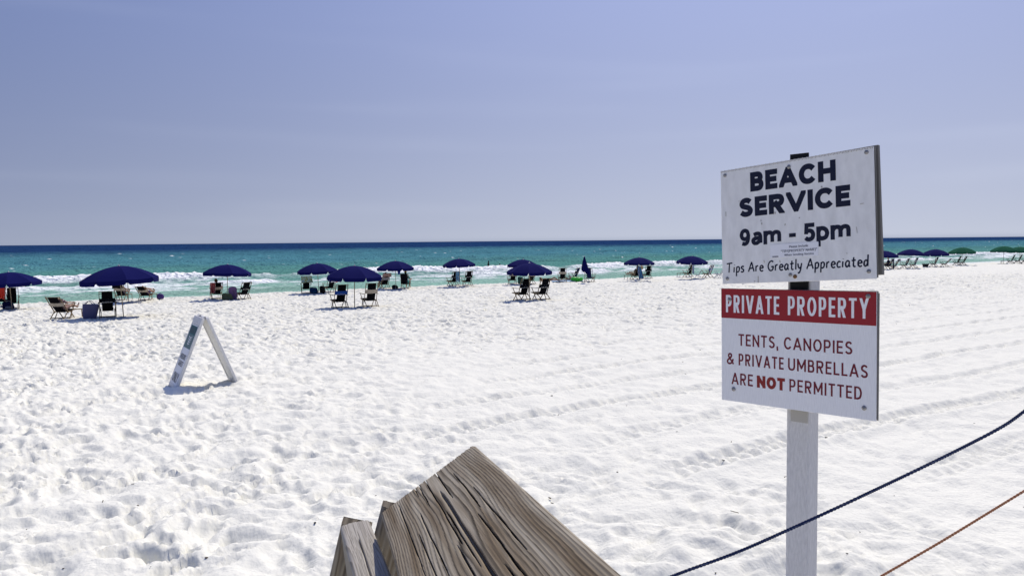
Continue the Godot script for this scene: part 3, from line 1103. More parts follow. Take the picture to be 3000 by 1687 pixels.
	g.quad(Vector3(-0.044, 2.0 * h, 0.044), Vector3(0.044, 2.0 * h, 0.044), Vector3(0.044, 2.0 * h, -0.044), Vector3(-0.044, 2.0 * h, -0.044))
	var pb := yaw
	pb.y = lean
	part(root, "post", g.done(), paint, inv * Transform3D(pb, foot + yaw.x * 0.010 - yaw.z * 0.040))
	g = Geo.new()
	g.block(Vector3.ZERO, Vector3(0.036, 0, 0), Vector3(0, 0.27, 0), Vector3(0, 0, 0.004), 0.001)
	part(root, "black_strip", g.done(), black, inv * low * Transform3D(Basis.IDENTITY, Vector3(0.006, 0.475, -0.040)))
	g = Geo.new()
	g.block(Vector3.ZERO, Vector3(0.034, 0, 0), Vector3(0, 0.022, 0), Vector3(0, 0, 0.0008))
	part(root, "bare_patch", g.done(), bare, inv * Transform3D(pb, foot + Vector3.UP * 1.612 + yaw.x * 0.008 + yaw.z * 0.0052))


func board_mesh(w: float, h: float, thick: float) -> ArrayMesh:
	# front face at z = 0
	var g := Geo.new()
	g.block(Vector3(0, 0, -thick / 2), Vector3(w / 2, 0, 0), Vector3(0, h / 2, 0), Vector3(0, 0, thick / 2), 0.001)
	return g.done()


# ---------------------------------------------------------------- the weathered railing at the foot of the boardwalk

var crack_list := [[0.47, 0.0, 0.30, 0.0013], [0.40, 0.0, 0.13, 0.0012], [0.53, 0.08, 0.62, 0.0040], [0.58, 0.0, 0.16, 0.0016], [0.31, 0.10, 0.34, 0.0012], [0.70, 0.05, 0.24, 0.0012], [0.66, 0.22, 0.44, 0.0014], [0.44, 0.26, 0.50, 0.0018], [0.24, 0.16, 0.46, 0.0011], [0.61, 0.36, 0.60, 0.0014], [0.36, 0.0, 0.07, 0.0014], [0.49, 0.16, 0.36, 0.0013], [0.75, 0.14, 0.4, 0.0011], [0.18, 0.02, 0.3, 0.0010], [0.56, 0.42, 0.75, 0.0022], [0.38, 0.34, 0.6, 0.0012]]


func plank(wide: float, long: float, thick: float, seed_: float, nv: int, nu: int, cracks: Array, round_end := 0.0, bleach_or_shade := 0.0) -> ArrayMesh:
	# a sun-bleached plank: x across, -z towards its far end, top at y = 0; grain and checks are cut into its surface
	var g := Geo.new()
	g.colored = true
	var rows := []
	var cols := []
	var pale := Color(0.36, 0.318, 0.245)
	var brown := Color(0.150, 0.105, 0.058)
	var dark := Color(0.050, 0.040, 0.028)
	for i in nu:
		var u := float(i) / (nu - 1)
		var z := -long * (1.0 - u)
		var row := PackedVector3Array()
		var crow := []
		for j in nv:
			var v := float(j) / (nv - 1)
			var lu := (1.0 - u) * 0.0 + u * long
			var q := v - 0.5 - 0.10 * n_wood.get_noise_2d(lu * 1.3 + seed_, 3.0) + 0.05 * lu
			var rings := 18.0 * pow(absf(q) * 2.0, 1.5) + 0.9 * n_wood.get_noise_2d(lu * 2.2 + seed_ * 7.0, v * 2.2) + 0.16 * n_wood.get_noise_2d(lu * 11.0, v * 16.0 + seed_)
			var saw: float = rings - floorf(rings)
			var late := smoothstep(0.42, 0.88, saw) * smoothstep(1.0, 0.93, saw)
			var fibre := n_wood.get_noise_2d(lu * 9.0 + seed_, v * 260.0 * wide / 0.14)
			var stain := n_wood.get_noise_2d(lu * 2.6 + 20.0 + seed_, v * 7.0)
			var c := pale.lerp(brown, clampf(0.32 + 0.9 * stain + 0.25 * smoothstep(0.35, 0.6, v) * smoothstep(0.1, 0.5, lu), 0.0, 0.85))
			c = c.lerp(dark, late * clampf(0.72 + 0.7 * n_wood.get_noise_2d(floorf(rings) * 7.3, lu * 2.5 + seed_), 0.35, 0.97))
			c = c.lerp(Color(0.40, 0.38, 0.345), maxf(bleach_or_shade, 0.0) * (1.0 - 0.5 * late)) * (1.0 + minf(bleach_or_shade, 0.0))  # above zero bleaches the wood, below zero paints it dark as if shaded
			c = c * (1.0 + 0.34 * fibre)
			var y := -0.00035 * (1.0 - late) + 0.00018 * fibre
			for k in cracks:
				var mid: float = k[0] + 0.006 * n_wood.get_noise_2d(lu * 7.0, k[0] * 40.0) + 0.03 * (lu - k[1]) * (k[0] - 0.5) + 0.02 * (lu - 0.2) * n_wood.get_noise_1d(k[0] * 9.0)
				var off := (v - mid) * wide
				if absf(off) > 0.005 or lu < k[1] or lu > k[2]:
					continue
				var fade := smoothstep(k[1] - 0.001, k[1] + 0.03, lu) * smoothstep(k[2], k[2] - 0.06, lu)
				if k[1] <= 0.0:
					fade = smoothstep(k[2], k[2] - 0.06, lu)
				var w: float = k[3] * fade * 0.55
				if w > 0.0001:
					y -= 0.006 * fade * smoothstep(w, w * 0.35, absf(off))
			# worn edges
			var e := minf(v, 1.0 - v) * wide
			var r := 0.005
			if e < r:
				y -= r - sqrt(maxf(0.0, r * r - (r - e) * (r - e)))
			if round_end > 0.0:
				# the far end is sawn round at its corners
				var over := maxf(0.0, absf(v - 0.5) * wide - (wide / 2 - round_end)) / round_end
				z = maxf(-long * (1.0 - u), -long + round_end * (1.0 - sqrt(maxf(0.0, 1.0 - over * over))))
			var end_dip := 0.0 if u > 0.01 else -0.002 - 0.002 * absf(n_wood.get_noise_2d(v * 60.0, seed_))
			row.append(Vector3((v - 0.5) * wide, y + end_dip, z + (0.0016 * n_wood.get_noise_2d(v * 30.0, 5.0 + seed_) if i == 0 else 0.0)))
			crow.append(c)
		rows.append(row)
		cols.append(crow)
	# rows run from the far end to the near end: turn them so that the face looks up
	rows.reverse()
	cols.reverse()
	g.grid(rows, cols)
	g.tint = Color(0.17, 0.145, 0.11)
	var far: PackedVector3Array = rows[nu - 1]
	var near: PackedVector3Array = rows[0]
	var dn := Vector3(0, -thick, 0)
	for j in nv - 1:
		g.tint = Color(0.10, 0.085, 0.065) * (1.0 + 0.5 * sin(j * 0.9))
		g.quad(far[j + 1], far[j], far[j] * Vector3(1, 0, 1) + dn, far[j + 1] * Vector3(1, 0, 1) + dn)
		g.quad(near[j], near[j + 1], near[j + 1] * Vector3(1, 0, 1) + dn, near[j] * Vector3(1, 0, 1) + dn)
	for i in nu - 1:
		g.tint = Color(0.27, 0.245, 0.205) * (1.0 + 0.25 * n_wood.get_noise_1d(i * 0.4))
		var a: Vector3 = rows[i][0]
		var b: Vector3 = rows[i + 1][0]
		g.quad(b, a, a * Vector3(1, 0, 1) + dn, b * Vector3(1, 0, 1) + dn)
		a = rows[i][nv - 1]
		b = rows[i + 1][nv - 1]
		g.quad(a, b, b * Vector3(1, 0, 1) + dn, a * Vector3(1, 0, 1) + dn)
	g.quad(near[0] * Vector3(1, 0, 1) + dn, near[nv - 1] * Vector3(1, 0, 1) + dn, far[nv - 1] * Vector3(1, 0, 1) + dn, far[0] * Vector3(1, 0, 1) + dn)
	return g.done()


func build_railing() -> void:
	var wood := vmat("sun-bleached grey timber", 0.9, 0.3)
	var e := Vector3(0.807, 0.5353, -0.2493)
	var n := Vector3(-0.5403, 0.8397, 0.0538)
	var back := Vector3(0.2382, 0.0913, 0.9669)
	var tip := Vector3(-0.1638, 3.2731, -0.9026) + e * 0.07
	var base := Vector3(-0.03, stand_y(-0.03, -0.9), -0.9)
	var root := thing("boardwalk_railing", "weathered grey wooden railing end with a wide cracked cap board", "railing", Transform3D(Basis.IDENTITY, base))
	var inv := root.transform.affine_inverse()
	var cap := part(root, "cap_board", plank(0.140, 1.05, 0.038, 1.0, 250, 340, crack_list), wood, inv * Transform3D(Basis(e, n, back), tip + back * 1.05))
	cap.set_meta("label", "wide weathered cap board with dark checks along its grain")
	# unseen board on edge, added below the cap to keep light out of the gap
	var g := Geo.new()
	g.colored = true
	g.tint = Color(0.17, 0.145, 0.11)
	g.block(tip - e * 0.035 - n * 0.112 + back * 0.50, e * 0.019, n * 0.070, back * 0.47, 0.003)
	part(root, "added_shade_board", g.done(), wood, inv)
	rail_supports(root, inv, wood, e, n, back, tip)


func rail_supports(root: Node3D, inv: Transform3D, wood: Material, e: Vector3, n: Vector3, back: Vector3, tip: Vector3) -> void:
	# grab rail on the left, parallel to the cap, its end sawn round
	var gr := plank(0.038, 0.95, 0.060, 5.0, 60, 300, [[0.45, 0.05, 0.26, 0.0010], [0.30, 0.2, 0.5, 0.0006]], 0.0185, 0.75)
	var gd := Vector3(-0.306, -0.031, -0.951).normalized()
	var gx := Vector3(0.945, 0.11, -0.31)
	gx = (gx - gd * gx.dot(gd)).normalized()
	var gy := (-gd).cross(gx).normalized()
	var gtip := Vector3(-0.207, 3.242, -0.960)
	part(root, "grab_rail", gr, wood, inv * Transform3D(Basis(gx, gy, -gd), gtip - gd * 0.95))
	# raking legs below the two rails, down to the sand
	var down := Vector3(-0.24, -1.0, 0.02).normalized()
	var legs := [[Vector3(-0.210, 3.222, -0.985), 0.040, 0.030, down, 0.0], [Vector3(-0.150, 3.236, -1.005), 0.060, 0.030, Vector3(-0.27, -1.0, 0.06).normalized(), 0.0], [Vector3(-0.075, 3.225, -0.780), 0.085, 0.040, Vector3(0.10, -1.0, 0.02).normalized(), -0.8]]  # third leg coloured dark to imitate shade in the gap under the cap
	for q in legs:
		var y: Vector3 = -q[3]
		var x := Vector3(1.0, 0.42, -0.1)
		x = (x - y * x.dot(y)).normalized()
		var long: float = (q[0].y - 1.45) / y.y
		# a plank stood on end: its face towards the camera
		var m := plank(q[1], long, q[2], q[0].x * 50.0, 24, 120, [], 0.0, q[4])
		part(root, "post", m, wood, inv * Transform3D(Basis(x, x.cross(y).normalized(), -y), q[0] - y * long))


# ---------------------------------------------------------------- ropes

func rope(called: String, label: String, pts: Array, r: float, base: Color, fleck: Color) -> void:
	var c := Curve3D.new()
	for i in pts.size():
		var tan: Vector3 = (pts[mini(i + 1, pts.size() - 1)] - pts[maxi(i - 1, 0)]) * 0.16
		c.add_point(pts[i], -tan, tan)
	c.bake_interval = 0.004
	var path := c.get_baked_points()
	var root := thing(called, label, "rope", Transform3D(Basis.IDENTITY, path[0]))
	var m := vmat("braided rope", 0.75, 0.4)
	# the braid: two strands twisted round each other, with pale flecks of yarn
	for k in 2:
		var g := Geo.new()
		g.colored = true
		var rows := []
		var cols := []
		var side := Vector3.UP
		for i in path.size():
			var d := (path[mini(i + 1, path.size() - 1)] - path[maxi(i - 1, 0)]).normalized()
			side = (side - d * side.dot(d)).normalized()
			var other := d.cross(side)
			var tw := TAU * (i * 0.004 / 0.026) + PI * k
			var o := path[i] - path[0] + (side * cos(tw) + other * sin(tw)) * r * 0.30
			var row := PackedVector3Array()
			var crow := []
			for j in 9:
				var a := TAU * j / 8.0
				row.append(o + (side * cos(a) + other * sin(a)) * r * 0.72)
				crow.append(fleck if (i + j * 2 + k * 3) % 7 == 0 and i % 3 != 0 else base)
			rows.append(row)
			cols.append(crow)
		g.grid(rows, cols)
		part(root, "strand", g.done(), m)


func build_ropes() -> void:
	rope("blue_rope", "dark blue braided rope sagging across in front of the sign post", [Vector3(-1.25, 1.72, -2.24), Vector3(-0.55, 2.12, -2.26), Vector3(0.10, 2.40, -2.275), Vector3(0.4572, 2.5477, -2.2894), Vector3(0.6798, 2.6281, -2.2944), Vector3(0.8389, 2.6953, -2.2985), Vector3(1.0298, 2.7801, -2.3038), Vector3(1.2632, 2.8878, -2.3104), Vector3(1.4224, 2.9645, -2.3152), Vector3(1.5232, 3.0175, -2.3185), Vector3(1.5817, 3.0581, -2.321), Vector3(1.6455, 3.1071, -2.324), Vector3(2.10, 3.47, -2.34), Vector3(2.30, 3.60, -2.345)], 0.0054, Color(0.010, 0.020, 0.075), Color(0.13, 0.16, 0.24))
	rope("orange_rope", "thin orange braided rope stretched below the blue rope", [Vector3(-0.05, 1.70, -2.345), Vector3(0.2, 1.89, -2.35), Vector3(0.8, 2.28, -2.37), Vector3(1.1375, 2.4808, -2.3854), Vector3(1.1873, 2.5112, -2.3873), Vector3(1.37, 2.6141, -2.3937), Vector3(1.5361, 2.7127, -2.3998), Vector3(1.6468, 2.7789, -2.4039), Vector3(1.7354, 2.8309, -2.4071), Vector3(2.30, 3.17, -2.43)], 0.0042, Color(0.42, 0.17, 0.075), Color(0.50, 0.33, 0.21))


func build_rope_post() -> void:
	# the post of the boardwalk that both ropes are tied to, just outside the picture
	var wood := vmat("sun-bleached grey timber", 0.9, 0.3)
	var foot := Vector3(2.345, stand_y(2.345, -2.39) - 0.3, -2.39)
	var root := thing("rope_post", "grey timber post right of the sign that the two ropes are tied to", "post", Transform3D(Basis.IDENTITY, foot))
	for k in 4:
		var q := Basis(Vector3.UP, PI / 2 * k)
		part(root, "plank_face", plank(0.089, 2.35, 0.0445, 31.0 + k * 3.0, 18, 160, []), wood, Transform3D(q * Basis(Vector3.RIGHT, Vector3.BACK, Vector3.DOWN), q * Vector3(0, 0.0, 0.0445)))


# ---------------------------------------------------------------- folding A-frame sign of white plastic

func build_aframe() -> void:
	var white := mat("white moulded plastic", Color(0.84, 0.83, 0.80), 0.5)
	white.albedo_texture = grain_texture("plastic scuffs", 0.03, 5, 0.90, 1.0)
	white.uv1_triplanar = true
	white.uv1_scale = Vector3.ONE * 1.3
	var teal := mat("teal sign print", Color(0.012, 0.105, 0.115), 0.5)
	var slate := mat("slate sign print", Color(0.10, 0.17, 0.17), 0.5)
	var grey := mat("grey sign print", Color(0.055, 0.06, 0.07), 0.5)
	var pale := mat("pale sign print", Color(0.84, 0.84, 0.86), 0.45)
	var foot_l := Vector3(-5.253, 0.0, -11.678)
	var foot_r := Vector3(-4.50, 0.0, -12.312)
	var mid := (foot_l + foot_r) / 2
	mid += (foot_l - foot_r).normalized().rotated(Vector3.UP, deg_to_rad(-7.0)).cross(Vector3.UP) * 0.29
	mid.y = stand_y(mid.x, mid.z) - 0.03
	# the boards face along the line between the two feet: panel on the left looks left
	var out := (foot_l - foot_r)
	var half := out.length() / 2
	out = out.normalized().rotated(Vector3.UP, deg_to_rad(-7.0))
	# ridge lies almost along the line of sight
	var along := out.cross(Vector3.UP).normalized()
	var root := thing("sandwich_board", "white plastic folding A-frame sign standing open on the sand", "sign", Transform3D(Basis(along, Vector3.UP, along.cross(Vector3.UP)), mid))
	var tall := 1.13
	for k in 2:
		var side := 1.0 if k == 0 else -1.0
		# panel frame: x along the ridge, y up the slope, z outwards
		var top := Vector3(0, tall, 0.045 * side)
		var bot := Vector3(0, 0, half * side)
		var y := (top - bot).normalized()
		var x := Vector3(side, 0, 0)
		var z := x.cross(y)
		var long := (top - bot).length()
		var g := Geo.new()
		var w := 0.30
		# hollow moulded panel: a tray with thick rims, chamfered, two feet at the bottom
		g.block(Vector3(0, long / 2, -0.012), Vector3(w - 0.03, 0, 0), Vector3(0, long / 2 - 0.03, 0), Vector3(0, 0, 0.012), 0.003)
		for s in [-1.0, 1.0]:
			g.block(Vector3(s * (w - 0.015), long / 2, -0.018), Vector3(0.016, 0, 0), Vector3(0, long / 2, 0), Vector3(0, 0, 0.023), 0.007)
		g.block(Vector3(0, long - 0.07, -0.016), Vector3(w - 0.03, 0, 0), Vector3(0, 0.07, 0), Vector3(0, 0, 0.022), 0.007)
		g.block(Vector3(0, 0.05, -0.016), Vector3(w - 0.03, 0, 0), Vector3(0, 0.028, 0), Vector3(0, 0, 0.021), 0.007)
		var pn := part(root, "panel", g.done(), white, Transform3D(Basis(x, y, z), bot))
		# moulded slots in the handle and the drain holes
		for s in [-0.14, -0.05, 0.05, 0.14]:
			var h := Geo.new()
			h.block(Vector3(s, long - 0.075, 0.0075), Vector3(0.012, 0, 0), Vector3(0, 0.045, 0), Vector3(0, 0, 0.004), 0.003)
			part(pn, "handle_rib", h.done(), white)
		if k == 1:
			pn.set_meta("label", "printed panel with a teal header and grey lines of text")
			var fz := 0.0035
			flat(pn, "print_field", 0.0, long * 0.5 - 0.015, w - 0.048, long * 0.5 - 0.10, fz - 0.0014, pale)
			flat(pn, "teal_header", 0.0, long - 0.225, w - 0.05, 0.088, fz, teal)
			flat(pn, "header_line", 0.0, long - 0.150, w - 0.07, 0.008, fz + 0.001, pale)
			flat(pn, "picture_field", 0.0, long - 0.425, w - 0.05, 0.110, fz, slate)
			type_in(pn, "lettering", "BEACH", -0.20, long - 0.285, 0.20, long - 0.185, grey, 0.0, fz + 0.001)
			# a feather-like emblem of pale chevrons
			var em := Geo.new()
			for i in 4:
				var yy := long - 0.35 - 0.036 * i
				em.plate(PackedVector2Array([Vector2(-0.11 + 0.012 * i, yy), Vector2(0.0, yy - 0.024), Vector2(0.11 - 0.012 * i, yy), Vector2(0.11 - 0.012 * i, yy + 0.014), Vector2(0.0, yy - 0.008), Vector2(-0.11 + 0.012 * i, yy + 0.014)]), fz, fz + 0.002)
			part(pn, "emblem", em.done(), pale)
			var ey := long * 0.5 - 0.03
			for q in [["RESORT", 0.20, 0.085], ["GUEST", 0.18, 0.085]]:
				type_in(pn, "lettering", q[0], -q[1], ey - q[2], q[1], ey, grey, 0.0, fz + 0.0005)
				ey -= q[2] + 0.028
			type_in(pn, "lettering", "ONLY", -0.20, 0.12, 0.20, 0.27, grey, 0.0, fz + 0.0005)
		# hinge blocks at the ridge
		for s in [-0.19, 0.19]:
			var hb := Geo.new()
			hb.lathe(Vector3(s - 0.05, long + 0.004, -0.045), Vector3.RIGHT, [[0.001, 0.0], [0.026, 0.0], [0.026, 0.001], [0.026, 0.099], [0.026, 0.1], [0.001, 0.1]], 12)
			part(root, "hinge", hb.done(), white, Transform3D(Basis(x, y, z), bot))


func flat(par: Node3D, called: String, x: float, y: float, hw: float, hh: float, z: float, m: Material) -> MeshInstance3D:
	var g := Geo.new()
	g.block(Vector3(x, y, z - 0.001), Vector3(hw, 0, 0), Vector3(0, hh, 0), Vector3(0, 0, 0.001))
	return part(par, called, g.done(), m)


# ---------------------------------------------------------------- umbrellas

var umb_panel: ArrayMesh
var umb_valance: ArrayMesh
var umb_rib: ArrayMesh
var umb_strut: ArrayMesh
var umb_top: ArrayMesh


func umbrella_units() -> void:
	# canopy of radius 1: one panel between two ribs, its valance flap, a rib and a strut
	var half := PI / 8
	var p := []
	for i in 11:
		var r := 0.02 + 0.98 * i / 10.0
		var row := PackedVector3Array()
		for j in 9:
			var f := lerpf(-half, half, j / 8.0)
			var rr := r * cos(half) / cos(f)
			var sag := 0.018 * r * (1.0 - pow(f / half, 2.0))
			row.append(Vector3(sin(f) * rr, -0.36 * pow(r, 1.85) - sag, -cos(f) * rr))
		p.append(row)
	var g := Geo.new()
	g.sheet(p, 0.0015)
	umb_panel = g.done()
	var last: PackedVector3Array = p[10]
	p = []
	for i in 5:
		var row := PackedVector3Array()
		for j in 13:
			var u := lerpf(-1.0, 1.0, j / 12.0)
			var shrink: float = [1.0, 0.985, 0.95, 0.90, 0.80][i]
			var x := u * shrink * sin(half)
			var wave := 0.006 * sin(u * 7.0 + 1.0) * i / 4.0
			row.append(Vector3(x, last[4].y + 0.018 * u * u * 0.0 - 0.118 * i / 4.0 + (0.018 * (1.0 - (1.0 - u * u)) if i == 0 else 0.0), -cos(half) - 0.010 * i / 4.0 + wave))
		p.append(row)
	g = Geo.new()
	g.sheet(p, 0.0015)
	umb_valance = g.done()
	g = Geo.new()
	var path := PackedVector3Array()
	for i in 9:
		var r := 0.03 + 0.97 * i / 8.0
		path.append(Vector3(sin(half) * r, -0.36 * pow(r, 1.85) - 0.008, -cos(half) * r))
	g.tube(path, 0.0045, 5)
	umb_rib = g.done()
	g = Geo.new()
	g.tube(PackedVector3Array([Vector3(sin(half) * 0.02, -0.42, -cos(half) * 0.02), Vector3(sin(half) * 0.52, -0.36 * pow(0.52, 1.85) - 0.015, -cos(half) * 0.52)]), 0.0045, 5)
	umb_strut = g.done()
	g = Geo.new()
	g.lathe(Vector3.ZERO, Vector3.UP, [[0.0001, -0.02], [0.045, -0.02], [0.05, 0.0], [0.035, 0.012], [0.018, 0.018], [0.018, 0.045], [0.010, 0.055], [0.0001, 0.057]], 10)
	umb_top = g.done()


func cloth(called: String, c: Color, through := 0.0) -> StandardMaterial3D:
	var m := mat(called, c, 0.95, 0.15)
	if through > 0.0:
		m.backlight_enabled = true
		m.backlight = lin(through * 0.35, through * 0.35, through)
	return m


func umbrella(label: String, x: float, z: float, high: float, r: float, color: String, lean := Vector3.ZERO, spin := 0.0) -> Node3D:
	var fab := cloth("navy canvas", Color(0.0055, 0.0070, 0.075), 0.03) if color == "navy" else cloth("green canvas", Color(0.012, 0.085, 0.048), 0.03)
	var pole := mat("wooden umbrella pole", Color(0.33, 0.26, 0.17), 0.6)
	var steel := mat("dark umbrella rib", Color(0.10, 0.10, 0.11), 0.5)
	var base := facing(x, z, 0.0, 0.02)
	var root := thing("beach_umbrella", label, "umbrella", base, "open beach umbrellas along the shore")
	var up := (Vector3.UP + lean).normalized()
	var top := up * high
	rod(root, "pole", up * -0.35, top, 0.019, pole)
	var sx := up.cross(Vector3.BACK).normalized()
	var b := Basis(sx, up, sx.cross(up)).rotated(up, spin)
	for k in 8:
		var t := Transform3D((b * Basis(Vector3.UP, TAU * k / 8.0)).scaled_local(Vector3.ONE * r), top)
		var pn := part(root, "canopy_panel", umb_panel, fab, t)
		part(pn, "valance", umb_valance, fab)
		part(root, "rib", umb_rib, steel, t)
		part(root, "strut", umb_strut, steel, t)
	part(root, "finial", umb_top, mat("white umbrella cap", Color(0.5, 0.5, 0.5), 0.4), Transform3D(b, top + up * 0.015))
	return root


func closed_umbrella(label: String, x: float, z: float, high: float) -> void:
	var fab := cloth("navy canvas", Color(0.0055, 0.0070, 0.075), 0.03)
	var root := thing("closed_umbrella", label, "umbrella", facing(x, z, 10.0, 0.02))
	rod(root, "pole", Vector3(0, -0.35, 0), Vector3(0, high, 0), 0.019, mat("wooden umbrella pole", Color(0.33, 0.26, 0.17), 0.6))
	var p := []
	for i in 15:
		var u := i / 14.0
		var row := PackedVector3Array()
		for j in 65:
			var a := -TAU * j / 64.0
			var r := lerpf(0.03, 0.33, pow(u, 0.85)) * (1.0 + 0.13 * u * cos(8.0 * a) + 0.05 * u * sin(3.0 * a + 1.0))
			if u > 0.95:
				r *= 0.93
			row.append(Vector3(cos(a) * r + 0.10 * u * u, high - 0.02 - 1.22 * u + 0.03 * cos(8.0 * a) * u - 0.16 * u * cos(a), sin(a) * r))
		p.append(row)
	var g := Geo.new()
	g.sheet(p, 0.004)
	part(root, "folded_canopy", g.done(), fab)
	part(root, "finial", umb_top, mat("white umbrella cap", Color(0.5, 0.5, 0.5), 0.4), Transform3D(Basis.IDENTITY, Vector3(0, high, 0)))


# ---------------------------------------------------------------- wooden beach chairs

func crescent(r: float) -> PackedVector2Array:
	var p := PackedVector2Array()
	for i in 15:
		var a := deg_to_rad(lerpf(70.0, 380.0 - 12.0, i / 14.0))
		p.append(Vector2(cos(a), sin(a)) * r)
	var o := Vector2(0.30, 0.30) * r
	for i in 13:
		var a := deg_to_rad(lerpf(345.0, 106.0, i / 12.0))
		p.append(o + Vector2(cos(a), sin(a)) * r * 0.80)
	return p


var moon_mesh: ArrayMesh


func chair(label: String, x: float, z: float, yaw: float, o := {}) -> Transform3D:
	var rec := deg_to_rad(o.get("rec", 24.0))
	var wood: Material = {"tan": mat("sun-bleached chair wood", Color(0.20, 0.145, 0.08), 0.7), "dark": mat("dark chair wood", Color(0.07, 0.05, 0.03), 0.7), "grey": mat("pale metal chair frame", Color(0.50, 0.52, 0.54), 0.4)}[o.get("wood", "tan")]
	var fab: Material = {"black": cloth("black sling fabric", Color(0.004, 0.004, 0.006)), "navy": cloth("navy sling fabric", Color(0.012, 0.018, 0.065)), "green": cloth("dark green sling fabric", Color(0.010, 0.022, 0.016)), "pale": cloth("pale striped fabric", Color(0.45, 0.46, 0.50)), "grey": cloth("grey sling fabric", Color(0.22, 0.23, 0.27))}[o.get("sling", "black")]
	var at := facing(x, z, yaw, 0.03, o.get("size", 1.0))
	var root := thing("beach_chair", label, "chair", at, "beach chairs facing the sea")
	var hinge := Vector3(0, 0.30, 0.03)
	var b := Vector3(0, cos(rec), sin(rec))
	var nb := Vector3(0, -sin(rec), cos(rec))
	var wide := 0.29
	for s in [-1.0, 1.0]:
		var sx := Vector3(s * wide, 0, 0)
		bar(root, "back_rail", hinge + sx - b * 0.04, hinge + sx + b * 0.86, 0.022, 0.045, wood)
		bar(root, "seat_rail", hinge + sx * 0.94 + Vector3(0, 0, 0.06), sx * 0.94 + Vector3(0, 0.385, -0.52), 0.022, 0.045, wood)
		var back_at := hinge + sx * 1.08 + b * (0.30 / cos(rec))
		bar(root, "arm_rest", Vector3(back_at.x, 0.615, back_at.z + 0.03), sx * 1.12 + Vector3(0, 0.635, -0.46), 0.065, 0.02, wood)
		bar(root, "leg", sx * 1.06 + Vector3(0, 0.62, -0.40), sx * 1.06 + Vector3(0, -0.02, 0.02), 0.022, 0.04, wood)
		bar(root, "leg", sx * 0.86 + Vector3(0, 0.36, -0.14), sx * 0.86 + Vector3(0, -0.02, -0.48), 0.022, 0.04, wood)
		bar(root, "leg", sx * 0.98 + Vector3(0, 0.33, 0.04), sx * 0.98 + Vector3(0, -0.02, 0.40), 0.022, 0.04, wood)
	bar(root, "crossbar", Vector3(-wide * 0.86, 0.03, -0.445), Vector3(wide * 0.86, 0.03, -0.445), 0.035, 0.02, wood, Vector3.UP)
	bar(root, "crossbar", Vector3(-wide * 0.98, 0.08, 0.30), Vector3(wide * 0.98, 0.08, 0.30), 0.035, 0.02, wood, Vector3.UP)
	bar(root, "crossbar", hinge + b * 0.84 - Vector3(wide, 0, 0), hinge + b * 0.84 + Vector3(wide, 0, 0), 0.030, 0.02, wood, b)
	bar(root, "crossbar", hinge + b * 0.76 - Vector3(wide, 0, 0), hinge + b * 0.76 + Vector3(wide, 0, 0), 0.022, 0.02, wood, b)
	# back sling: narrower than the frame, so that light shows between it and the rails
	var p := []
	for i in 9:
		var u := i / 8.0
		var row := PackedVector3Array()
		for j in 7:
			var v := lerpf(-1.0, 1.0, j / 6.0)
			var w := 0.195 + 0.012 * sin(u * PI)
			row.append(hinge + Vector3(v * w, 0, 0) + b * lerpf(0.0, 0.845, u) + nb * (0.020 + 0.035 * sin(u * PI) * (1.0 - 0.5 * v * v)))
		p.append(row)
	var g := Geo.new()
	g.sheet(p, 0.005)
	part(root, "back_sling", g.done(), fab)
	p = []
	for i in 7:
		var u := i / 6.0
		var row := PackedVector3Array()
		for j in 7:
			var v := lerpf(-1.0, 1.0, j / 6.0)
			row.append(Vector3(v * 0.21, lerpf(0.315, 0.40, u) - 0.06 * sin(u * PI) * (1.0 - 0.4 * v * v), lerpf(0.04, -0.51, u)))
		p.append(row)
	g = Geo.new()
	g.sheet(p, 0.005)
	part(root, "seat_sling", g.done(), fab)
	var band: String = o.get("band", "tan")
	if band != "none":
		var bm: Material = {"tan": cloth("tan back band", Color(0.40, 0.355, 0.295)), "black": cloth("black back band", Color(0.005, 0.006, 0.010)), "blue": cloth("blue back band", Color(0.020, 0.075, 0.33)), "grey": cloth("grey back band", Color(0.26, 0.26, 0.30)), "green": cloth("dark green back band", Color(0.012, 0.028, 0.02))}[band]
		p = []
		for i in 5:
			var u := i / 4.0
			var row := PackedVector3Array()
			for j in 11:
				var v := lerpf(-1.0, 1.0, j / 10.0)
				row.append(hinge + Vector3(v * (wide + 0.014), 0, 0) + b * lerpf(0.375, 0.560, u) + nb * (0.028 + 0.034 * (1.0 - v * v)))
			p.append(row)
		g = Geo.new()
		g.sheet(p, 0.006)
		var bp := part(root, "back_band", g.done(), bm)
		if o.get("moon", true):
			var ink := mat("black emblem print", Color(0.012, 0.012, 0.015), 0.8) if band in ["tan", "grey"] else mat("white emblem print", Color(0.70, 0.70, 0.70), 0.8)
			part(bp, "moon_emblem", moon_mesh, ink, Transform3D(Basis(Vector3.RIGHT, b, nb), hinge + b * 0.492 + nb * 0.066))
			if not band in ["tan", "grey", "green"]:
				var tl := type_in(bp, "lettering", "Beach Service", -0.19, 0.0, 0.19, 0.040, ink, 0.0, 0.0)
				tl.transform = Transform3D(Basis(Vector3.RIGHT, b, nb), hinge + b * 0.386 + nb * 0.066) * tl.transform
	if o.get("foot", false):
		for s in [-1.0, 1.0]:
			bar(root, "footrest_rail", Vector3(s * 0.23, 0.37, -0.50), Vector3(s * 0.23, 0.33, -1.05), 0.022, 0.04, wood)
			bar(root, "footrest_leg", Vector3(s * 0.23, 0.34, -0.98), Vector3(s * 0.23, -0.02, -1.02), 0.022, 0.035, wood)
		for i in 6:
			bar(root, "footrest_slat", Vector3(-0.23, 0.385 - 0.008 * i, -0.56 - 0.09 * i), Vector3(0.23, 0.385 - 0.008 * i, -0.56 - 0.09 * i), 0.06, 0.012, wood, Vector3.FORWARD)
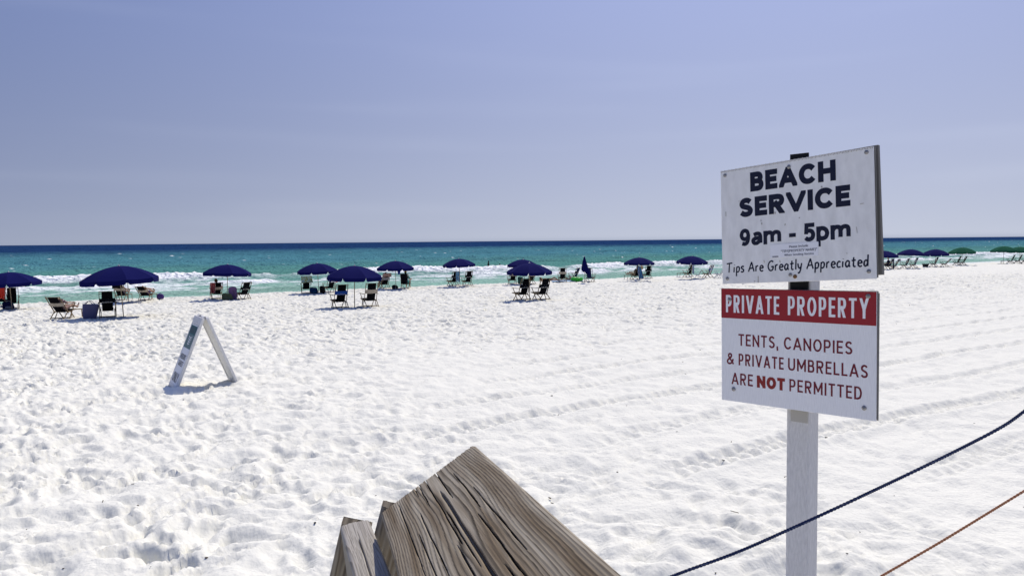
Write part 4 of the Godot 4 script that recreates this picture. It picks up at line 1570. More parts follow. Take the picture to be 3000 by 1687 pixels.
	if o.get("stripe", false):
		# a pale towel stripe sewn down the middle of the sling
		p = []
		for i in 9:
			var u := i / 8.0
			var row := PackedVector3Array()
			for j in 3:
				row.append(hinge + Vector3(lerpf(-0.11, 0.11, j / 2.0), 0, 0) + b * lerpf(0.02, 0.84, u) + nb * (0.030 + 0.035 * sin(u * PI)))
			p.append(row)
		g = Geo.new()
		g.sheet(p, 0.004)
		part(root, "pale_stripe", g.done(), cloth("pale striped fabric", Color(0.45, 0.46, 0.50)))
	return at


# ---------------------------------------------------------------- towels: cloth laid over a chair back, hanging free behind it

func towel(label: String, at: Transform3D, rec_deg: float, x0: float, x1: float, front: float, back: float, colors: Array, o := {}) -> void:
	var rec := deg_to_rad(rec_deg)
	var b := Vector3(0, cos(rec), sin(rec))
	var nb := Vector3(0, -sin(rec), cos(rec))
	var hinge := Vector3(0, 0.30, 0.03)
	var top := hinge + b * 0.875
	var p := []
	var cols := []
	var n0 := 8
	var nn := 26
	var sway: float = o.get("sway", 0.0)
	for i in nn:
		var row := PackedVector3Array()
		var crow := []
		for j in 19:
			var v := j / 18.0
			var x := lerpf(x0, x1, v)
			var fold := 0.016 * sin(v * 17.0 + x0 * 9.0) + 0.010 * sin(v * 31.0 + 2.0)
			var q: Vector3
			if i < n0:
				q = top - b * front * (1.0 - float(i) / n0) - nb * (0.03 + 0.3 * fold)
			else:
				var d := float(i - n0) / (nn - 1 - n0)
				var ragged := 1.0 + 0.06 * sin(v * 9.0 + 1.0)
				# free fall: straight down, but never through the chair
				q = top + Vector3(0, -back * d * ragged, 0.035)
				var lean := (q - hinge).dot(nb)
				if lean < 0.075:
					q += nb * (0.075 - lean)
				q += Vector3(sway * d * d, 0, fold * (0.3 + d) * 1.6)
				if d == 0.0:
					q.y += 0.02
			q.x += x
			q.y = maxf(q.y, 0.035 + 0.5 * absf(fold))
			row.append(q)
			var c: Color
			if o.get("print", false):
				var pr := n_wave.get_noise_2d(v * 3.0 + x0 * 20.0, i * 0.22)
				var k := clampf((pr * 1.6 + 0.5) * colors.size(), 0.0, colors.size() - 0.01)
				c = colors[int(k)]
			elif o.get("across", false):
				c = colors[int(i * o.get("repeat", 1) * colors.size() / float(nn)) % colors.size()]
			else:
				c = colors[int(v * 0.999 * o.get("repeat", 1) * colors.size()) % colors.size()]
			crow.append(c)
		p.append(row)
		cols.append(crow)
	for q in p:
		q.reverse()
	for q in cols:
		q.reverse()
	var g := Geo.new()
	g.colored = true
	g.sheet(p, 0.006, cols)
	solo("beach_towel", label, "towel", g.done(), vmat("terry cloth", 0.95, 0.2), at, "towels hung over beach chairs")


# ---------------------------------------------------------------- people

func hand_bones(w: Vector3, d: Vector3, palm: Vector3, out: Array, mirror: float) -> void:
	# five fingers, slightly curled towards the palm, thumb from the side of the palm
	d = d.normalized()
	palm = (palm - d * palm.dot(d)).normalized()
	var side := d.cross(palm) * mirror
	for k in 4:
		var s := (k - 1.5) * 0.021
		var long: float = [0.062, 0.074, 0.080, 0.070][k]
		out.append([w + d * 0.01 + side * s * 0.7, w + d * 0.085 + side * s, 0.017, 0.014])
		var a := w + d * 0.085 + side * s
		var m := a + (d * 0.9 + palm * 0.35).normalized() * long * 0.55
		var e := m + (d * 0.6 + palm * 0.8).normalized() * long * 0.5
		out.append([a, m, 0.0105, 0.0095])
		out.append([m, e, 0.0095, 0.0075])
	var t0 := w + d * 0.02 - side * 0.03
	var t1 := t0 + (d * 0.6 - side * 0.75 + palm * 0.2).normalized() * 0.045
	out.append([t0, t1, 0.015, 0.012])
	out.append([t1, t1 + (d * 0.9 - side * 0.25 + palm * 0.3).normalized() * 0.035, 0.011, 0.009])


func person(label: String, at: Transform3D, j: Dictionary, look: Dictionary) -> void:
	var root := thing("person", label, "person", at, look.get("group", "people on the beach"))
	var up: Vector3 = (j.head - j.neck).normalized()
	var face: Vector3 = j.get("face", Vector3.FORWARD)
	face = (face - up * face.dot(up)).normalized()
	var side := face.cross(up)
	var mid: Vector3 = (j.pelvis + j.chest) / 2
	var bones := [[j.pelvis, mid, 0.125, 0.112], [mid, j.chest, 0.112, 0.118], [j.sh_l, j.sh_r, 0.062, 0.062], [j.chest, j.neck, 0.075, 0.052], [j.neck, j.head, 0.050, 0.060]]
	for s in ["_l", "_r"]:
		bones.append([j["sh" + s], j["el" + s], 0.048, 0.038])
		bones.append([j["el" + s], j["wr" + s], 0.038, 0.026])
		bones.append([j["hip" + s], j["kn" + s], 0.080, 0.054])
		bones.append([j["kn" + s], j["kn" + s].lerp(j["an" + s], 0.35), 0.054, 0.052])
		bones.append([j["kn" + s].lerp(j["an" + s], 0.35), j["an" + s], 0.052, 0.036])
		bones.append([j["an" + s], j["toe" + s], 0.036, 0.026])
	var g := Geo.new()
	soft_into(g, bones, 0.026, 0.016)
	var h: Vector3 = j.head
	soft_into(g, [[h + up * 0.015 - face * 0.015, h + up * 0.045 + face * 0.005, 0.083, 0.082], [h - up * 0.02 + face * 0.03, h - up * 0.085 + face * 0.045, 0.058, 0.036], [h + face * 0.085 - up * 0.01, h + face * 0.104 - up * 0.038, 0.010, 0.014], [h + side * 0.084, h + side * 0.088 - up * 0.03, 0.014, 0.012], [h - side * 0.084, h - side * 0.088 - up * 0.03, 0.014, 0.012]], 0.013, 0.010)
	for s in ["_l", "_r"]:
		var hb := []
		var d: Vector3 = j["wr" + s] - j["el" + s]
		hand_bones(j["wr" + s], d, j.get("palm", Vector3.DOWN + Vector3.FORWARD * 0.2), hb, 1.0 if s == "_l" else -1.0)
		soft_into(g, hb, 0.0065, 0.004)
	part(root, "body", g.done(), skin(look.get("skin", Color(0.36, 0.20, 0.12))))
	if look.has("shirt"):
		var sb := [[j.pelvis.lerp(mid, 0.3), mid, 0.142, 0.130], [mid, j.chest, 0.130, 0.136], [j.sh_l, j.sh_r, 0.080, 0.080]]
		for s in ["_l", "_r"]:
			sb.append([j["sh" + s], j["sh" + s].lerp(j["el" + s], 0.75), 0.068, 0.060])
		var sm := soft(sb, 0.026, 0.016)
		if look.has("shirt_stripe"):
			var arr := sm.surface_get_arrays(0)
			var cc := PackedColorArray()
			var ax: Vector3 = (j.chest - j.pelvis).normalized()
			for v in arr[Mesh.ARRAY_VERTEX]:
				cc.append(look.shirt if fposmod((v - j.pelvis).dot(ax), 0.075) < 0.04 else look.shirt_stripe)
			arr[Mesh.ARRAY_COLOR] = cc
			var am := ArrayMesh.new()
			am.add_surface_from_arrays(Mesh.PRIMITIVE_TRIANGLES, arr)
			part(root, "shirt", am, vmat("striped shirt cotton", 0.9, 0.3))
		else:
			part(root, "shirt", sm, cloth("shirt %s" % look.shirt.to_html(), look.shirt))
	var sh := [[j.pelvis, j.pelvis.lerp(mid, 0.35), 0.140, 0.134]]
	for s in ["_l", "_r"]:
		sh.append([j["hip" + s], j["hip" + s].lerp(j["kn" + s], look.get("shorts_long", 0.6)), 0.094, 0.082])
	var sc: Color = look.get("shorts", Color(0.02, 0.02, 0.03))
	part(root, "shorts", soft(sh, 0.026, 0.016), cloth("shorts %s" % sc.to_html(), sc))
	var hc: Color = look.get("hair", Color(0.03, 0.02, 0.015))
	part(root, "hair", soft([[h + up * 0.035 - face * 0.02, h + up * 0.060 - face * 0.012, 0.089, 0.084], [h - face * 0.05 + up * 0.02, h - face * 0.055 - up * look.get("hair_long", 0.05), 0.060, 0.046]], 0.016, 0.010), cloth("hair %s" % hc.to_html(), hc))
	if look.has("cap"):
		var cm := cloth("cap %s" % look.cap.to_html(), look.cap)
		var hat := part(root, "cap", soft([[h + up * 0.055 - face * 0.01, h + up * 0.085, 0.094, 0.080]], 0.014, 0.010), cm)
		var br := []
		for i in 3:
			var row := PackedVector3Array()
			for k in 7:
				var a := lerpf(-1.0, 1.0, k / 6.0)
				row.append(h + up * (0.062 - 0.012 * i - 0.015 * a * a) + side * a * (0.080 - 0.012 * i) + face * (0.075 + 0.035 * i - 0.03 * a * a))
			br.append(row)
		var bg := Geo.new()
		bg.sheet(br, 0.006)
		part(hat, "brim", bg.done(), cm)


func skin(c: Color) -> StandardMaterial3D:
	return mat("skin %s" % c.to_html(), c, 0.55, 0.45)


func seated(label: String, at: Transform3D, rec_deg: float, look: Dictionary, o := {}) -> void:
	var rec := deg_to_rad(rec_deg)
	var b := Vector3(0, cos(rec), sin(rec))
	var nf := Vector3(0, sin(rec), -cos(rec))
	var shift := Vector3(o.get("shift", 0.0), 0, 0)
	var pel := Vector3(0, 0.42, -0.03)
	var chest := pel + b * 0.34 + nf * 0.03
	var neck := chest + b * 0.17 + nf * 0.01
	var head: Vector3 = neck + b * 0.13 + nf * 0.03 + o.get("head", Vector3.ZERO)
	var j := {"pelvis": pel, "chest": chest, "neck": neck, "head": head, "face": o.get("face", nf)}
	var raised: bool = o.get("legs_up", false)
	for s in [[-1.0, "_l"], [1.0, "_r"]]:
		var k: float = s[0]
		var q: String = s[1]
		j["sh" + q] = chest + b * 0.10 + Vector3(0.165 * k, 0, 0)
		j["el" + q] = Vector3(0.315 * k, 0.70, 0.06 + 0.25 * sin(rec) - 0.10)
		j["wr" + q] = Vector3(0.305 * k, 0.690, -0.27)
		j["hip" + q] = pel + Vector3(0.09 * k, -0.01, -0.02)
		if raised:
			j["kn" + q] = Vector3(0.11 * k, 0.56, -0.50)
			j["an" + q] = Vector3(0.10 * k, 0.45, -0.91)
			j["toe" + q] = Vector3(0.13 * k, 0.60, -0.985)
		else:
			j["kn" + q] = Vector3(0.13 * k, 0.58, -0.52)
			j["an" + q] = Vector3(0.13 * k, 0.12, -0.66)
			j["toe" + q] = Vector3(0.15 * k, 0.065, -0.82)
	person(label, at * Transform3D(Basis.IDENTITY, shift), j, look)


# ---------------------------------------------------------------- things left on the sand

func tote(label: String, at: Transform3D, w: float, h: float, d: float, c: Color) -> void:
	# open-topped beach bag, wider at the mouth, its sides slumped
	var root := thing("tote_bag", label, "bag", at, "bags beside the chairs")
	var fab := cloth("tote %s" % c.to_html(), c)
	var p := []
	for i in 9:
		var u := i / 8.0
		var row := PackedVector3Array()
		for j in 33:
			var a := -TAU * j / 32.0
			var sq := pow(pow(absf(cos(a)), 3.0) + pow(absf(sin(a)), 3.0), -1.0 / 3.0)
			var k := lerpf(0.74, 1.0, pow(u, 0.8)) * (1.0 + 0.05 * sin(3.0 * a + 2.0 * u) + 0.03 * sin(7.0 * a + 5.0 * u))
			row.append(Vector3(cos(a) * sq * w / 2 * k + 0.05 * u * u, h * u * (1.0 - 0.10 * u * (0.5 + 0.5 * cos(a + 0.6))), sin(a) * sq * d / 2 * k))
		p.append(row)
	var g := Geo.new()
	g.sheet(p, 0.008)
	g.lathe(Vector3(0, 0.004, 0), Vector3.UP, [[0.37 * w, 0.0], [0.0001, 0.002]], 16)
	part(root, "bag_body", g.done(), fab)
	for s in [-1.0, 1.0]:
		var path := PackedVector3Array()
		for i in 11:
			var u := i / 10.0
			path.append(Vector3(lerpf(-0.16, 0.16, u) * w / 0.5, h * (0.86 + 0.30 * sin(u * PI)), s * d * (0.48 + 0.10 * sin(u * PI))))
		g = Geo.new()
		g.tube(path, 0.012, 6)
		part(root, "handle", g.done(), fab)


func pack(label: String, called: String, at: Transform3D, size: Vector3, c: Color, c2: Color) -> void:
	# soft bag: a slumped body with a front pocket and a strap
	var root := thing(called, label, "bag", at, "bags beside the chairs")
	var x := size.x / 2
	var r := minf(size.z / 2, 0.13)
	part(root, "bag_body", soft([[Vector3(-x + r, r, 0), Vector3(x - r, r * 0.95, 0.01), r, r], [Vector3(-x * 0.6, size.y - r, 0.0), Vector3(x * 0.45, size.y - r * 1.15, 0.01), r * 0.9, r * 0.8], [Vector3(-x * 0.5, r, 0.02), Vector3(-x * 0.4, size.y - r, 0.0), r, r * 0.9], [Vector3(x * 0.4, r, 0.02), Vector3(x * 0.3, size.y - r * 1.2, 0.0), r, r * 0.8]], 0.022, 0.014), cloth("bag %s" % c.to_html(), c))
	part(root, "pocket", soft([[Vector3(-x * 0.35, r * 0.9, r * 0.75), Vector3(x * 0.35, r * 0.9, r * 0.78), r * 0.55, r * 0.5]], 0.02, 0.012), cloth("bag %s" % c2.to_html(), c2))
	var path := PackedVector3Array()
	for i in 11:
		var u := i / 10.0
		path.append(Vector3(lerpf(-x * 0.5, x * 0.5, u), size.y - r * 0.5 + 0.10 * sin(u * PI), 0.02))
	var g := Geo.new()
	g.tube(path, 0.012, 6)
	part(root, "strap", g.done(), cloth("bag %s" % c2.to_html(), c2))


func populate() -> void:
	umbrella_units()
	var g := Geo.new()
	g.plate(crescent(0.066), 0.0, 0.003)
	moon_mesh = g.done()

	# umbrellas, from left to right
	umbrella("navy beach umbrella cut by the left edge of the picture", -25.37, -38.33, 1.90, 1.42, "navy", Vector3(-0.03, 0, 0.03), 0.1)
	umbrella("large navy umbrella nearest on the left, tilted over a purple tote", -16.26, -31.59, 2.14, 1.50, "navy", Vector3(-0.045, 0, 0.02), 0.25)
	umbrella("navy umbrella hidden behind the large tilted umbrella, only its pole and shade showing", -21.70, -42.76, 1.84, 1.38, "navy", Vector3(0.0, 0, 0), 0.3)
	umbrella("navy umbrella over the lilac board and the green duffel bag", -16.68, -44.27, 2.06, 1.36, "navy", Vector3(0.03, 0, -0.03), 0.15)
	umbrella("navy umbrella over the chair with the tropical towel", -12.54, -49.10, 1.95, 1.34, "navy", Vector3(-0.03, 0, 0.02), 0.35)
	umbrella("navy umbrella standing between the blue-banded chair and the plain tan-banded chair", -7.25, -34.77, 1.92, 1.32, "navy", Vector3(0.02, 0, 0.02), 0.2)
	umbrella("navy umbrella with a blue cloth hanging from its rim", -8.16, -53.18, 2.00, 1.36, "navy", Vector3(0, 0, 0), 0.1)
	umbrella("navy umbrella beside the two chairs left of the bathers", -3.78, -55.17, 2.06, 1.20, "navy", Vector3(-0.035, 0, 0.02), 0.3)
	umbrella("rear one of the two overlapping navy umbrellas in the middle", 0.80, -57.20, 1.90, 1.26, "navy", Vector3(0.03, 0, -0.02), 0.05)
	umbrella("front one of the two overlapping navy umbrellas in the middle", 0.86, -37.24, 1.84, 1.12, "navy", Vector3(0.0, 0, 0.02), 0.33)
	closed_umbrella("navy umbrella folded down round its pole", 5.56, -58.00, 2.05)
	umbrella("navy umbrella over the chair with the long blue towel", 10.05, -59.84, 1.88, 1.20, "navy", Vector3(0, 0, 0), 0.22)
	umbrella("navy umbrella just left of the sign boards", 14.85, -62.67, 1.88, 1.28, "navy", Vector3(0.02, 0, 0.05), 0.1)
	umbrella("navy umbrella partly hidden by the right edge of the Beach Service board", 38.27, -78.02, 1.93, 1.42, "navy", Vector3(0.0, 0, 0), 0.2)
	umbrella("left one of the two navy umbrellas touching rims on the right", 42.53, -80.84, 2.04, 1.36, "navy", Vector3(0.03, 0, 0), 0.1)
	umbrella("right one of the two navy umbrellas touching rims on the right", 47.03, -84.16, 1.97, 1.42, "navy", Vector3(-0.03, 0, 0.03), 0.3)
	umbrella("single green umbrella next to the navy ones on the right", 52.87, -88.99, 2.10, 1.50, "green", Vector3(-0.02, 0, 0), 0.2)
	umbrella("left one of the two green umbrellas at the right edge", 60.41, -93.11, 2.13, 1.47, "green", Vector3(-0.02, 0, 0), 0.1)
	umbrella("right one of the two green umbrellas at the right edge", 62.30, -92.97, 2.03, 1.45, "green", Vector3(-0.01, 0, 0), 0.3)

	# chairs and who sits in them, from left to right
	chair("beach chair cut by the left edge, a red towel on its seat", -27.3, -40.5, 10.0, {"band": "none", "wood": "dark"})
	chair("plain black chair behind the pole of the leftmost umbrella", -25.94, -39.21, 34.0, {"band": "none", "wood": "dark", "rec": 15.0})
	var c2 := chair("reclined tan-banded chair with its footrest out, a person in stripes lying in it", -18.72, -31.40, -2.0, {"rec": 40.0, "foot": true})
	chair("black chair with a black moon band beside the purple tote", -16.81, -31.40, 27.0, {"band": "black", "rec": 16.0})
	var c4 := chair("tan-banded chair with a dark towel behind the large tilted umbrella", -23.2, -44.9, 6.0, {"rec": 30.0, "foot": true})
	var c5 := chair("low reclined tan-banded chair at the water's edge on the left", -21.55, -44.46, 2.0, {"rec": 48.0, "foot": true})
	var c6 := chair("tan-banded chair with a pink towel over one side", -17.69, -45.30, 30.0, {"rec": 34.0, "foot": true})
	chair("empty chair with a white moon on black, right of the lilac board", -15.73, -44.30, 46.0, {"band": "black", "rec": 32.0})
	var c8 := chair("chair under a tropical print towel", -13.31, -48.94, 18.0, {"band": "none", "rec": 15.0})
	var c9 := chair("chair under a towel striped navy, white and red", -12.16, -50.57, 44.0, {"band": "none"})
	chair("chair with a bright blue moon band", -7.88, -34.59, 33.0, {"band": "blue", "rec": 20.0})
	chair("chair with a plain tan band right of the blue-banded one", -6.55, -34.87, 31.0, {"band": "tan", "moon": false, "rec": 18.0})
	var c12 := chair("grey-banded chair with a dusty pink towel over its top", -9.18, -54.55, 38.0, {"band": "grey", "rec": 22.0})
	var c13 := chair("chair covered by a black towel, a person in a yellow cap in it", -7.67, -54.52, -4.0, {"band": "none", "rec": 26.0})
	var c14 := chair("chair with a sky blue towel over its back", -4.38, -56.41, 42.0, {"band": "black"})
	chair("upright chair with a white moon on black beside the sky blue towel", -3.30, -56.33, 33.0, {"band": "black", "rec": 18.0})
	chair("tan-banded chair half hidden under the front middle umbrella", 0.04, -58.69, 16.0, {"rec": 18.0})
	var c17 := chair("tan-banded chair with a turquoise towel behind the front middle pair", 1.40, -57.6, 36.0, {})
	chair("left one of the front middle pair of moon-banded chairs", 0.53, -37.78, 36.0, {"band": "black", "rec": 20.0})
	chair("right one of the front middle pair of moon-banded chairs", 1.47, -37.60, 36.0, {"band": "black", "rec": 22.0})
	chair("tan-banded chair between the sunbathers and the green float", 4.01, -60.20, 6.0, {"rec": 12.0})
	chair("dark chair seen from its side behind the green float", 5.15, -62.4, 58.0, {"band": "black", "sling": "navy"})
	chair("navy chair turned edge on below the folded umbrella", 6.14, -59.80, -32.0, {"band": "none", "sling": "navy", "rec": 10.0})
	var c23 := chair("chair under a long blue towel with its footrest out", 10.29, -62.90, 44.0, {"foot": true, "band": "none"})
	chair("moon-banded chair right of the long blue towel", 11.44, -63.94, 20.0, {"band": "black", "rec": 16.0})
	var c25 := chair("chair with a white and blue striped towel and a footrest", 15.40, -65.99, 46.0, {"foot": true, "band": "black", "rec": 18.0})
	chair("small low grey chair between two tall ones", 16.13, -65.53, 62.0, {"sling": "grey", "band": "none", "size": 0.62, "wood": "grey", "rec": 30.0})
	chair("chair with a blue band and a pale stripe down its back", 16.54, -63.79, 46.0, {"band": "blue", "stripe": true})
	chair("pale metal-framed chair half hidden by the left edge of the sign", 17.30, -62.99, 62.0, {"sling": "pale", "wood": "grey", "band": "none", "rec": 30.0})
	var c28 := chair("navy and tan chair with a grey-haired person leaning in it", 39.30, -79.00, 42.0, {"sling": "navy"})
	var c29 := chair("tan-banded chair with a patterned towel on its corner", 40.26, -79.69, 46.0, {"sling": "navy", "rec": 28.0})
	chair("left one of the empty navy pair under the first touching umbrella", 42.16, -81.23, 42.0, {"sling": "navy"})
	chair("right one of the empty navy pair under the first touching umbrella", 43.44, -81.90, 42.0, {"sling": "navy", "rec": 22.0, "band": "grey"})
	chair("upright navy chair beside the dark bin", 47.44, -85.10, 42.0, {"sling": "navy", "rec": 22.0})
	chair("reclined navy chair left of the single green umbrella", 48.13, -84.22, 44.0, {"sling": "navy", "rec": 44.0})
	chair("left one of the two dark green chairs under the single green umbrella", 52.99, -90.19, 42.0, {"sling": "green", "band": "green", "moon": false, "wood": "dark"})
	chair("right one of the two dark green chairs under the single green umbrella", 53.66, -90.19, 42.0, {"sling": "green", "band": "green", "moon": false, "wood": "dark", "rec": 26.0})
	chair("dark green chair with a footrest beside the last umbrella pole", 60.84, -92.38, 44.0, {"sling": "green", "band": "green", "moon": false, "foot": true, "wood": "dark"})
	chair("second dark green chair from the right edge", 61.60, -92.20, 44.0, {"sling": "green", "band": "green", "moon": false, "wood": "dark"})
	chair("dark green chair cut by the right edge", 62.35, -92.00, 44.0, {"sling": "green", "band": "green", "moon": false, "wood": "dark"})

	# towels
	towel("dark navy towel over the chair behind the large tilted umbrella", c4, 30.0, -0.30, 0.22, 0.25, 0.30, [Color(0.008, 0.008, 0.014)])
	towel("pink and red patterned towel over the side of a tan-banded chair", c6, 34.0, -0.42, -0.14, 0.30, 0.62, [Color(0.42, 0.10, 0.10), Color(0.50, 0.22, 0.20), Color(0.30, 0.05, 0.06)], {"print": true, "sway": -0.05})
	towel("tropical towel in pale blue, green and yellow over a chair top", c8, 15.0, -0.32, 0.36, 0.25, 0.42, [Color(0.28, 0.48, 0.55), Color(0.10, 0.18, 0.10), Color(0.45, 0.52, 0.42), Color(0.42, 0.38, 0.14), Color(0.22, 0.30, 0.18)], {"print": true, "sway": 0.06})
	towel("towel striped navy, white and red over a chair top", c9, 24.0, -0.31, 0.34, 0.3, 0.40, [Color(0.02, 0.03, 0.09), Color(0.70, 0.70, 0.76), Color(0.70, 0.70, 0.76), Color(0.70, 0.70, 0.76), Color(0.52, 0.03, 0.025)])
	towel("dusty pink towel over the top of a grey-banded chair", c12, 22.0, -0.30, 0.33, 0.3, 0.26, [Color(0.42, 0.27, 0.25), Color(0.38, 0.24, 0.22), Color(0.46, 0.32, 0.29)], {"print": true})
	towel("black towel covering the chair of the person in the yellow cap", c13, 26.0, -0.25, 0.24, 0.4, 0.70, [Color(0.010, 0.010, 0.012)])
	towel("sky blue towel over the back of a chair", c14, 24.0, -0.05, 0.33, 0.4, 0.75, [Color(0.10, 0.32, 0.55), Color(0.06, 0.20, 0.45), Color(0.35, 0.52, 0.62)], {"print": true})
	towel("turquoise patterned towel hanging over a tan-banded chair", c17, 24.0, -0.26, 0.34, 0.3, 0.34, [Color(0.20, 0.50, 0.45), Color(0.32, 0.60, 0.55), Color(0.05, 0.20, 0.18)], {"print": true})
	towel("long blue patterned towel reaching down to the sand", c23, 24.0, -0.30, 0.20, 0.3, 1.02, [Color(0.02, 0.09, 0.25), Color(0.03, 0.16, 0.38), Color(0.14, 0.32, 0.42), Color(0.02, 0.07, 0.20)], {"repeat": 2, "sway": 0.22})
	towel("white and blue striped towel hanging from a chair", c25, 18.0, 0.02, 0.36, 0.3, 0.80, [Color(0.72, 0.74, 0.78), Color(0.02, 0.08, 0.20), Color(0.70, 0.72, 0.76), Color(0.05, 0.18, 0.36)], {"repeat": 1})
	towel("dark navy towel trailing from the grey-haired person's chair", c28, 24.0, -0.02, 0.30, 0.1, 0.98, [Color(0.012, 0.012, 0.05)])
	towel("grey and white patterned towel on the corner of a navy chair", c29, 28.0, 0.05, 0.36, 0.2, 0.30, [Color(0.45, 0.45, 0.46), Color(0.12, 0.12, 0.14), Color(0.60, 0.60, 0.60)], {"print": true})
	var left := facing(-27.3, -40.5, 10.0)
	towel("red towel at the left edge of the picture", left, 24.0, 0.0, 0.34, 0.2, 0.62, [Color(0.55, 0.05, 0.03)])
	# a cloth pegged to the rim of an umbrella
	var p := []
	for i in 8:
		var row := PackedVector3Array()
		for j in 6:
			row.append(Vector3(lerpf(0.12, -0.12, j / 5.0) * (1.0 - 0.05 * i), -0.055 * i, 0.012 * sin(j * 2.0 + i * 0.4)))
		p.append(row)
	g = Geo.new()
	g.sheet(p, 0.006)
	solo("hanging_cloth", "small blue cloth hanging from the rim of a navy umbrella", "cloth", g.done(), cloth("blue cloth", Color(0.012, 0.03, 0.17)), Transform3D(Basis.IDENTITY, Vector3(-7.75, 0.30 + 1.47, -52.0)))
	# a straw hat on the back of the chair with the long blue towel
	g = Geo.new()
	g.lathe(Vector3.ZERO, Vector3(0.1, 0.35, 1.0), [[0.19, 0.0], [0.185, 0.008], [0.10, 0.02], [0.095, 0.08], [0.07, 0.105], [0.0001, 0.11]], 18)
	solo("straw_hat", "tan straw hat on top of the chair with the long blue towel", "hat", g.done(), mat("straw", Color(0.36, 0.27, 0.15), 0.9), c23 * Transform3D(Basis.IDENTITY, Vector3(0.20, 1.02, 0.47)))

	# people in the chairs
	seated("person in a pink striped shirt lying back with bare feet up", c2, 40.0, {"skin": Color(0.42, 0.27, 0.19), "shirt": Color(0.48, 0.36, 0.34), "shirt_stripe": Color(0.10, 0.05, 0.05), "shorts": Color(0.30, 0.2, 0.18)}, {"legs_up": true, "head": Vector3(0, -0.13, -0.05)})
	seated("person with bare knees behind the large tilted umbrella", c4, 30.0, {"skin": Color(0.38, 0.22, 0.15), "shorts": Color(0.03, 0.03, 0.05)}, {"legs_up": true})
	seated("sunburnt person lying low in the chair at the water's edge", c5, 48.0, {"skin": Color(0.40, 0.19, 0.10), "shorts": Color(0.06, 0.04, 0.10)}, {"legs_up": true, "head": Vector3(0, -0.12, -0.06)})
	seated("person in an olive cap wrapped in a pink towel", c6, 34.0, {"skin": Color(0.36, 0.21, 0.14), "cap": Color(0.12, 0.11, 0.045), "shirt": Color(0.30, 0.10, 0.10), "shorts": Color(0.05, 0.05, 0.08)}, {"head": Vector3(-0.05, 0.10, 0.0), "legs_up": true})
	seated("person with dark legs stretched out beside the dusty pink towel", c12, 22.0, {"skin": Color(0.20, 0.11, 0.06), "shorts": Color(0.02, 0.02, 0.03)}, {})
	seated("person in a yellow cap and a teal shirt", c13, 26.0, {"skin": Color(0.40, 0.24, 0.16), "cap": Color(0.42, 0.30, 0.03), "shirt": Color(0.03, 0.22, 0.22), "shorts": Color(0.03, 0.20, 0.20)}, {"head": Vector3(0, 0.12, 0.02), "shift": 0.06})
	seated("person with a bare arm beside the long blue towel", c23, 24.0, {"skin": Color(0.38, 0.22, 0.14), "shirt": Color(0.05, 0.05, 0.05), "shorts": Color(0.25, 0.2, 0.12)}, {"legs_up": true})
	seated("grey-haired person in a navy shirt leaning out of a chair", c28, 8.0, {"skin": Color(0.36, 0.22, 0.16), "hair": Color(0.32, 0.31, 0.30), "shirt": Color(0.012, 0.016, 0.06), "shorts": Color(0.02, 0.02, 0.04)}, {"head": Vector3(-0.05, 0.10, 0.0), "shift": -0.12})

	# two sunbathers lying on the sand near the chairs in the middle
	var lying := func(spread: float) -> Dictionary:
		var q := {"pelvis": Vector3(0, 0.13, 0), "chest": Vector3(-0.34, 0.15, 0), "neck": Vector3(-0.52, 0.17, 0), "head": Vector3(-0.65, 0.24, 0.0), "face": Vector3(-0.3, 0.9, -0.3), "palm": Vector3(0, -1, 0.2)}
		for s in [[-1.0, "_l"], [1.0, "_r"]]:
			var k: float = s[0]
			q["sh" + s[1]] = Vector3(-0.44, 0.15, 0.165 * k)
			q["el" + s[1]] = Vector3(-0.70, 0.07, (0.30 + spread) * k)
			q["wr" + s[1]] = Vector3(-0.50, 0.05, (0.42 + spread) * k)
			q["hip" + s[1]] = Vector3(0.03, 0.12, 0.09 * k)
			q["kn" + s[1]] = Vector3(0.43, 0.11 + (0.20 if k > 0 else 0.0), 0.12 * k)
			q["an" + s[1]] = Vector3(0.82, 0.07, 0.13 * k)
			q["toe" + s[1]] = Vector3(0.90, 0.14, 0.15 * k)
		return q
	person("tanned sunbather lying on the sand behind the front middle pair", facing(3.0, -61.6, 8.0, 0.02), lying.call(0.08), {"skin": Color(0.34, 0.17, 0.09), "shorts": Color(0.01, 0.01, 0.015), "shorts_long": 0.2})
	person("sunbather lying beside the chair next to the green float", facing(4.75, -61.9, 190.0, 0.02), lying.call(0.0), {"skin": Color(0.32, 0.20, 0.13), "shirt": Color(0.22, 0.19, 0.15), "shorts": Color(0.2, 0.17, 0.13)})
	# two bathers in the sea
	var wade := {"pelvis": Vector3(0, -0.05, 0), "chest": Vector3(0, 0.36, 0.01), "neck": Vector3(0.01, 0.55, 0.0), "head": Vector3(0.03, 0.69, -0.02), "face": Vector3(0.6, -0.2, -0.5), "palm": Vector3(1, 0, 0)}
	for s in [[-1.0, "_l"], [1.0, "_r"]]:
		var k: float = s[0]
		wade["sh" + s[1]] = Vector3(0.18 * k, 0.47, 0)
		wade["el" + s[1]] = Vector3(0.24 * k, 0.20, 0.02)
		wade["wr" + s[1]] = Vector3(0.23 * k, -0.04, -0.05)
		wade["hip" + s[1]] = Vector3(0.09 * k, -0.08, 0)
		wade["kn" + s[1]] = Vector3(0.11 * k, -0.50, -0.03)
		wade["an" + s[1]] = Vector3(0.11 * k, -0.92, 0.02)
		wade["toe" + s[1]] = Vector3(0.12 * k, -0.95, -0.12)
	person("bather standing waist deep in the sea beyond the breakers", Transform3D(Basis(Vector3.UP, -1.15), Vector3(-3.23, sea(90.6, 52.8).x + 0.12, -104.84)), wade, {"skin": Color(0.055, 0.035, 0.02), "shorts": Color(0.01, 0.01, 0.02), "hair": Color(0.008, 0.006, 0.005), "group": "bathers in the sea"})
